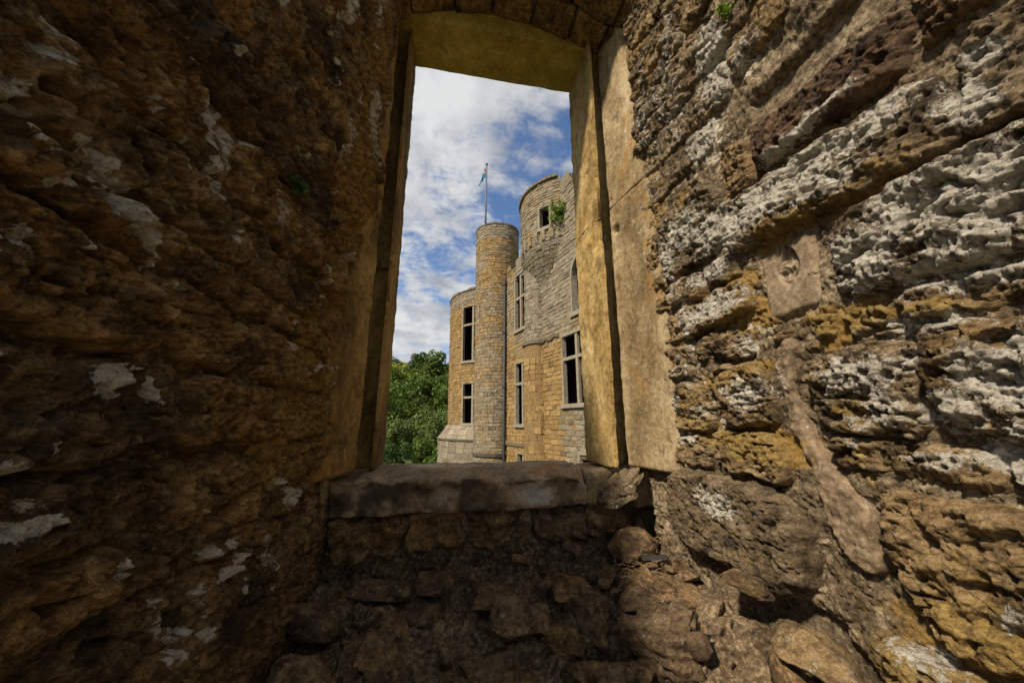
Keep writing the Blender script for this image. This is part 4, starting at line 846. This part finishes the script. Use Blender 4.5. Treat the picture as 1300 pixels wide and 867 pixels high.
for k in range(26):
    a, c = V0 + (V1 - V0) * k / 26 + 0.003, V0 + (V1 - V0) * (k + 1) / 26 - 0.003; hh = rc.uniform(0.05, 0.15)
    b = MB(); P8 = [rs(a, 7.35, 0.05), rs(c, 7.35, 0.05), rs(c, 7.35, -0.6), rs(a, 7.35, -0.6)]; b.hexa(P8 + [(p[0], p[1], 7.35 + hh) for p in P8], (0.95, rc.random() * 0.3, 0.7)); b.build('coping_stone', M_CASTLE, rt_)
ri = cyl(RC_, lambda z: 2.0); b = MB()
for k in range(20):
    a, c = V0 + (V1 - V0) * k / 20, V0 + (V1 - V0) * (k + 1) / 20; b.add([ri(a, -8), ri(c, -8), ri(c, 7), ri(a, 7)], [(0, 1, 2, 3)])
    [b.add([ri(a, zz), ri(c, zz), rs(c, zz, -0.025), rs(a, zz, -0.025)], [(0, 1, 2, 3)]) for zz in (7.0, 2.6, -0.6)]
for u in (V0, V1): b.add([ri(u, -8), rs(u, -8), rs(u, 7.2), ri(u, 7.2)], [(0, 1, 2, 3)])
b.build('inner_wall', M_INNER, castle)

# corbelled corner turret at the wall head
DC = (4.97, 12.85); ds = cyl(DC, lambda z: 2.2); D0, D1 = R(140), R(285)
dwin = (R(215.8), R(228.3), 7.30, 8.20)
db, dst = masonry(ds, D0, D1, 7.20, 9.33, [dwin], rc, 0.13, (0.14, 0.34), 2.0, lambda u, z: 0.62, 0.12, lambda u: 9.4 if u < R(236) else 9.16 + 0.15 * math.sin(20 * u))
dr = db.build('corner_turret', M_CJOINT, castle); stonework(dst, dr)
window(ds, *dwin, 2.0, None, (), 0.2, fw=0.04)
cs = cyl(DC, lambda z: 1.54 + 0.66 * sstep(np.array(z), 5.0, 6.9).item())
cb_, cst = masonry(cs, D0, D1, 5.0, 7.20, [], rc, 0.14, (0.14, 0.34), 1.8, lambda u, z: 0.75, 0.12)
ck = cb_.build('corbel_course', M_CJOINT, castle); stonework(cst, ck)
for k in range(10):                                    # rounded corbels with dark gaps between them
    u = R(184) + k * R(9.2)
    b = MB(); w_ = R(2.4); pr_ = [(6.78, 0.085), (6.86, 0.10), (6.96, 0.115), (7.06, 0.12), (7.19, 0.12)]
    for (za, ha), (zb, hb) in zip(pr_[:-1], pr_[1:]):
        ra, rb2 = cyl(DC, lambda z: 2.12), cyl(DC, lambda z: 2.12)
        b.hexa([ra(u - w_, za, 0.03 + ha), ra(u + w_, za, 0.03 + ha), ra(u + w_, za, -0.3), ra(u - w_, za, -0.3), ra(u - w_, zb, 0.03 + hb), ra(u + w_, zb, 0.03 + hb), ra(u + w_, zb, -0.3), ra(u - w_, zb, -0.3)], (0.6, rc.random(), 0))
    b.build('corbel', M_CASTLE, dr)
for k in range(16):
    a, c = R(150) + R(88) * k / 16 + 0.004, R(150) + R(88) * (k + 1) / 16 - 0.004; hh = rc.uniform(0.09, 0.13)
    b = MB(); P8 = [ds(a, 9.33, 0.08), ds(c, 9.33, 0.08), ds(c, 9.33, -0.5), ds(a, 9.33, -0.5)]; b.hexa(P8 + [(p[0], p[1], 9.33 + hh) for p in P8], (0.9, rc.random() * 0.4, 0.5)); b.build('coping_stone', M_CASTLE, dr)
b = MB(); n = 40
for k in range(n): pass
b.add([(DC[0] + 1.55 * math.cos(2*math.pi*k/n), DC[1] + 1.55 * math.sin(2*math.pi*k/n), 8.8) for k in range(n)], [tuple(range(n))], (0.9, 0.3, 0)); b.build('turret_roof', M_CASTLE, dr)
di = cyl(DC, lambda z: 1.3); b = MB()
for k in range(20):
    a, c = D0 + (D1 - D0) * k / 20, D0 + (D1 - D0) * (k + 1) / 20; b.add([di(a, 6), di(c, 6), di(c, 8.9), di(a, 8.9)], [(0, 1, 2, 3)])
b.build('inner_wall', M_INNER, castle)
# rain pipe in the corner
b = MB(); b.tube([fac(0.03, -8, 0.14), fac(0.03, -1.2, 0.14), fac(0.03, 7.0, 0.14)], 0.055, 8)
pipe = b.build('rain_pipe', M_PIPE, castle, True)
for z in (-1.0, 1.6, 4.2, 6.7):
    b = MB(); b.tube([fac(0.03, z - 0.05, 0.14), fac(0.03, z + 0.05, 0.14)], 0.085, 8); b.build('pipe_bracket', M_PIPE, pipe)

# ------------------------------------------------------------------ flagpole
px_, py_ = 17.0 * math.sin(R(5.35)), 17.0 * math.cos(R(5.35))
fp = empty('flagpole', (px_, py_, 9.95), 'slim grey flagpole with limp red, white and blue flag on the stair turret', 'flagpole')
b = MB(); b.tube([(px_, py_, 9.95), (px_, py_, 12.0), (px_, py_, 14.5)], [0.05, 0.045, 0.035], 8); b.build('pole', M_POLE, fp, True)
b = MB(); b.tube([(px_, py_, 14.5), (px_, py_, 14.54), (px_, py_, 14.60), (px_, py_, 14.64)], [0.03, 0.075, 0.075, 0.03], 10); b.build('finial', M_POLE, fp, True)
t = NT('flag_cloth'); a3 = t.attr(); cc = t.mix(t.mr(a3[0], 0.22, 0.24), (0.50, 0.06, 0.06), (0.62, 0.62, 0.64)); cc = t.mix(t.mr(a3[0], 0.46, 0.48), cc, (0.04, 0.34, 0.55)); t.base(cc); t.b.inputs['Roughness'].default_value = 0.8
nu, nv = 24, 18; V, F, mk = [], [], []
for i in range(nu + 1):
    for j in range(nv + 1):
        u, v = i / nu, j / nv                          # u along the fly, v down the hoist
        fold = math.sin(u * 15 + v * 2) * 0.07 * min(1, u * 3)
        V.append((px_ - 0.05 - 0.36 * u ** 0.8 * (0.5 + 0.6 * v) + 0.02 * math.sin(9 * u), py_ + fold, 14.42 - v * 0.72 - 0.80 * u ** 0.9 * (0.75 + 0.1 * v))); mk.append((v, 0, 0))
for i in range(nu):
    for j in range(nv): a = i * (nv + 1) + j; F.append((a, a + 1, a + nv + 2, a + nv + 1))
fl = mesh('flag', np.array(V), np.array(F), t.mat, fp, np.array(mk))
sm = fl.modifiers.new('thickness', 'SOLIDIFY'); sm.thickness = 0.006

# ------------------------------------------------------------------ wood on the far slope
def crown_mesh(seed, n_l, n_q, qs, rz=1.15):
    r = np.random.RandomState(seed); L = []
    for k in range(n_l):
        d = r.normal(size=3); d /= np.linalg.norm(d); rr_ = r.uniform(0.25, 0.8); L.append((d * rr_ * np.array([1, 1, rz]), r.uniform(0.24, 0.44)))
    V, mk = [], []
    for k in range(n_q):
        c, rad = L[r.randint(n_l)]; d = r.normal(size=3); d /= np.linalg.norm(d)
        if d[2] < -0.3 and r.rand() < 0.6: d[2] *= -1
        p = c + d * rad * r.uniform(0.75, 1.08); nrm = d + r.normal(size=3) * 0.55 + np.array([0, 0, 0.25]); nrm /= np.linalg.norm(nrm)
        a = np.cross(nrm, r.normal(size=3)); a /= np.linalg.norm(a); b_ = np.cross(nrm, a); s = qs * r.uniform(0.6, 1.4); w = s * r.uniform(0.45, 0.8)
        V += [p - a * s, p - b_ * w + nrm * s * 0.2, p + a * s, p + b_ * w + nrm * s * 0.2]; t_ = r.rand(); mk += [(t_, 0, 0)] * 4
    return np.array(V), np.arange(4 * n_q).reshape(-1, 4), np.array(mk)
CR = [crown_mesh(1, 22, 3600, 0.062), crown_mesh(2, 16, 3600, 0.062, 1.0), crown_mesh(3, 26, 3600, 0.06, 1.5), crown_mesh(4, 12, 3000, 0.06, 0.9)]
def trunk_mb(base, top, r0, seed, crown_c, crown_r):
    r = random.Random(seed); b = MB(); base, top = Vector(base), Vector(top)
    b.tube([base, base.lerp(top, 0.5) + Vector((r.uniform(-.2, .2), r.uniform(-.2, .2), 0)), top], [r0, r0 * 0.7, r0 * 0.3], 7)
    for k in range(6):
        p = base.lerp(top, r.uniform(0.4, 0.85)); an = r.uniform(0, 6.28); q = p + Vector((math.cos(an), math.sin(an), r.uniform(0.5, 1.1))) * crown_r * 0.55
        b.tube([p, p.lerp(q, 0.5) + Vector((0, 0, -0.1)), q], [r0 * 0.35, r0 * 0.25, r0 * 0.1], 5)
    return b
def pix(x, y, D):       # point at horizontal distance D along a sight line of the photograph, used once to survey the place
    az = R(10.3) ; tt_ = R(13.3); fwv = Vector((math.sin(az) * math.cos(tt_), math.cos(az) * math.cos(tt_), math.sin(tt_))); rtv = Vector((math.cos(az), -math.sin(az), 0)); upv = rtv.cross(fwv)
    r = fwv * 433 + rtv * (x - 650) + upv * (433.5 - y); return r * (D / math.hypot(r.x, r.y))
TREES = [ # photo px of crown centre, distance, radius, crown kind, leaf kind, label
    (514, 484, 95, 5.6, 0, 1, 'bright yellow-green beech high on the slope beside the window jamb'),
    (560, 470, 108, 6.0, 0, 0, 'tall deep green tree on the skyline touching the round tower'),
    (497, 474, 112, 5.0, 1, 3, 'dark tree on the skyline right beside the left window jamb'),
    (533, 466, 118, 6.0, 1, 3, 'dark round-topped tree on the skyline behind the yellow-green beech'),
    (548, 505, 76, 4.4, 2, 0, 'slender mid-green tree halfway up the slope by the round tower'),
    (518, 520, 84, 5.0, 1, 3, 'very dark tree below the yellow-green beech'),  # drawn with the darkest leaf colour
    (529, 541, 60, 3.3, 0, 2, 'pale green full-crowned tree low on the slope midway between jamb and tower'),
    (503, 552, 58, 2.8, 1, 2, 'small pale round tree low beside the left window jamb'),
    (556, 548, 54, 3.0, 2, 2, 'feathery light green tree right against the tower plinth'),
    (538, 578, 46, 2.6, 3, 0, 'low green bush just above the sill midway between jamb and tower'),
    (501, 582, 45, 2.2, 3, 3, 'low dark brownish bush just above the left end of the sill'),
    (560, 588, 43, 2.4, 3, 0, 'low green bush at the foot of the tower plinth')]
for i, (x, y, D, rad, ck_, lk, lab) in enumerate(TREES):
    c = pix(x, y, D); base = Vector((c.x, c.y, min(gz(D) - 0.3, c.z - rad * 1.1)))
    bush = ck_ == 3
    T = empty('bush' if bush else 'broadleaf_tree', base, lab, 'bush' if bush else 'tree', 'trees and bushes of the wooded slope')
    V, F, mk = CR[ck_]; an = i * 1.7; Mz = np.array([[math.cos(an), -math.sin(an), 0], [math.sin(an), math.cos(an), 0], [0, 0, 1]])
    mesh('crown', V @ Mz.T * rad + np.array(c), F, M_LEAF[lk], T, mk, False)
    trunk_mb(base, c + Vector((0, 0, rad * 0.5)), rad * 0.07, i, c, rad).build('trunk', M_BARK, T, True)
rw = random.Random(9); VV, FF, MM, n0 = [], [], [], 0
for k in range(230):
    az = R(rw.uniform(-50, 16)); D = rw.uniform(50, 165)
    if -10.5 < math.degrees(az) < 1.5 and D < 66: continue
    rad = rw.uniform(3.6, 5.6) if D > 65 else rw.uniform(2.6, 3.6); c = np.array([D * math.sin(az), D * math.cos(az), gz(D) + rad * 1.25 + 1.0])
    V, F, mk = CR[rw.randint(0, 2)]; sel = slice(0, 4 * 1700); an = rw.uniform(0, 6.28); Mz = np.array([[math.cos(an), -math.sin(an), 0], [math.sin(an), math.cos(an), 0], [0, 0, 1]])
    q = V[sel] @ Mz.T * rad * np.array([1, 1, rw.uniform(0.9, 1.2)]) + c; VV.append(q); FF.append(F[:1700] + n0); n0 += len(q); m2 = mk[sel] * 0.7 + rw.uniform(0, 0.3); MM.append(m2)
wd_ = mesh('far_wood', np.concatenate(VV), np.concatenate(FF), M_LEAF[0], None, np.concatenate(MM), False)
tag(wd_, 'mass of green broadleaf trees covering the far slope', 'wood', kind='stuff')

# ------------------------------------------------------------------ plants rooted in the stonework
def sprig(name, c, n, size, ls, seed, label, mat=M_PLANT, out=(-0.7, -0.5, 0.3)):
    r = random.Random(seed); T = empty(name, c, label, 'plant'); stem = MB(); V, F, mk = [], [], []
    for k in range(n):
        d = (Vector(out) + Vector((r.gauss(0, .6), r.gauss(0, .6), r.gauss(0, .75)))).normalized(); L = size * r.uniform(0.4, 1.0); c0 = Vector(c); mid = c0 + d * L * 0.5 + Vector((0, 0, L * 0.12)); tip = c0 + d * L
        stem.tube([c0, mid, tip], [ls * 0.07, ls * 0.05, ls * 0.03], 4)
        for q in range(7):
            t_ = 0.25 + 0.75 * q / 6; p = c0.lerp(mid, t_ * 2) if t_ < 0.5 else mid.lerp(tip, t_ * 2 - 1)
            for sd in (-1, 1):
                nrm = Vector((r.gauss(0, 1), r.gauss(0, 1), r.gauss(0.4, 1))).normalized(); a = (d.cross(nrm).normalized() * sd + d * 0.4).normalized(); b_ = nrm.cross(a).normalized(); s = ls * r.uniform(0.6, 1.2); n_ = len(V)
                V += [p, p + a * s * 0.5 + b_ * s * 0.32, p + a * s, p + a * s * 0.5 - b_ * s * 0.32]; F.append((n_, n_ + 1, n_ + 2, n_ + 3)); mk += [(r.random(), 0, 0)] * 4
    mesh('leaves', np.array([tuple(v) for v in V]), np.array(F), mat, T, np.array(mk), False); stem.build('stems', M_TWIG, T)
    return T
c = ds(R(241), 7.66, 0.02)
sprig('wall_shrub', c, 30, 0.62, 0.12, 4, 'bright green shrub sprouting from the corner turret beside its small window', out=(-0.8, -0.45, 0.1))
sprig('fern_tuft', (1.035, 0.86, 1.60), 10, 0.05, 0.018, 6, 'tiny green fern tuft high in the lichened right wall', out=(-0.8, 0, 0.2))
sprig('fern_tuft', (-0.50, 1.02, 0.70), 10, 0.045, 0.016, 7, 'tiny green fern tuft in a hole of the dark left wall', leafmat('dark_fern', (0.02, 0.05, 0.01), (0.05, 0.10, 0.02), 20), out=(0.8, 0, 0.2))
# ------------------------------------------------------------------ litter on the ledge
b = MB(); b.hexa([(0.84, 1.50, -0.572), (0.94, 1.47, -0.566), (0.955, 1.49, -0.566), (0.85, 1.535, -0.572), (0.845, 1.502, -0.560), (0.935, 1.475, -0.556), (0.948, 1.488, -0.556), (0.853, 1.527, -0.559)])
tag(b.build('slate_shard', M_SLATE), 'thin dark slate shard lying beside the smooth rounded stone', 'shard')
b = MB(); rr = random.Random(8)
for k in range(60):
    x, y = rr.uniform(0.70, 1.05), rr.uniform(1.36, 1.66); z = -0.625 + 0.10 * float(sstep(np.array(x), 0.7, 1.05)) + rr.uniform(0, 0.02); an = rr.uniform(0, 6.28); L = rr.uniform(0.02, 0.06)
    b.tube([(x, y, z), (x + L * math.cos(an) * .5, y + L * math.sin(an) * .5, z + 0.008), (x + L * math.cos(an), y + L * math.sin(an), z + rr.uniform(0, .01))], 0.0014, 4)
tag(b.build('twig_litter', M_TWIG), 'dry brown twig litter strewn on the ledge by the right wall', 'litter', kind='stuff')
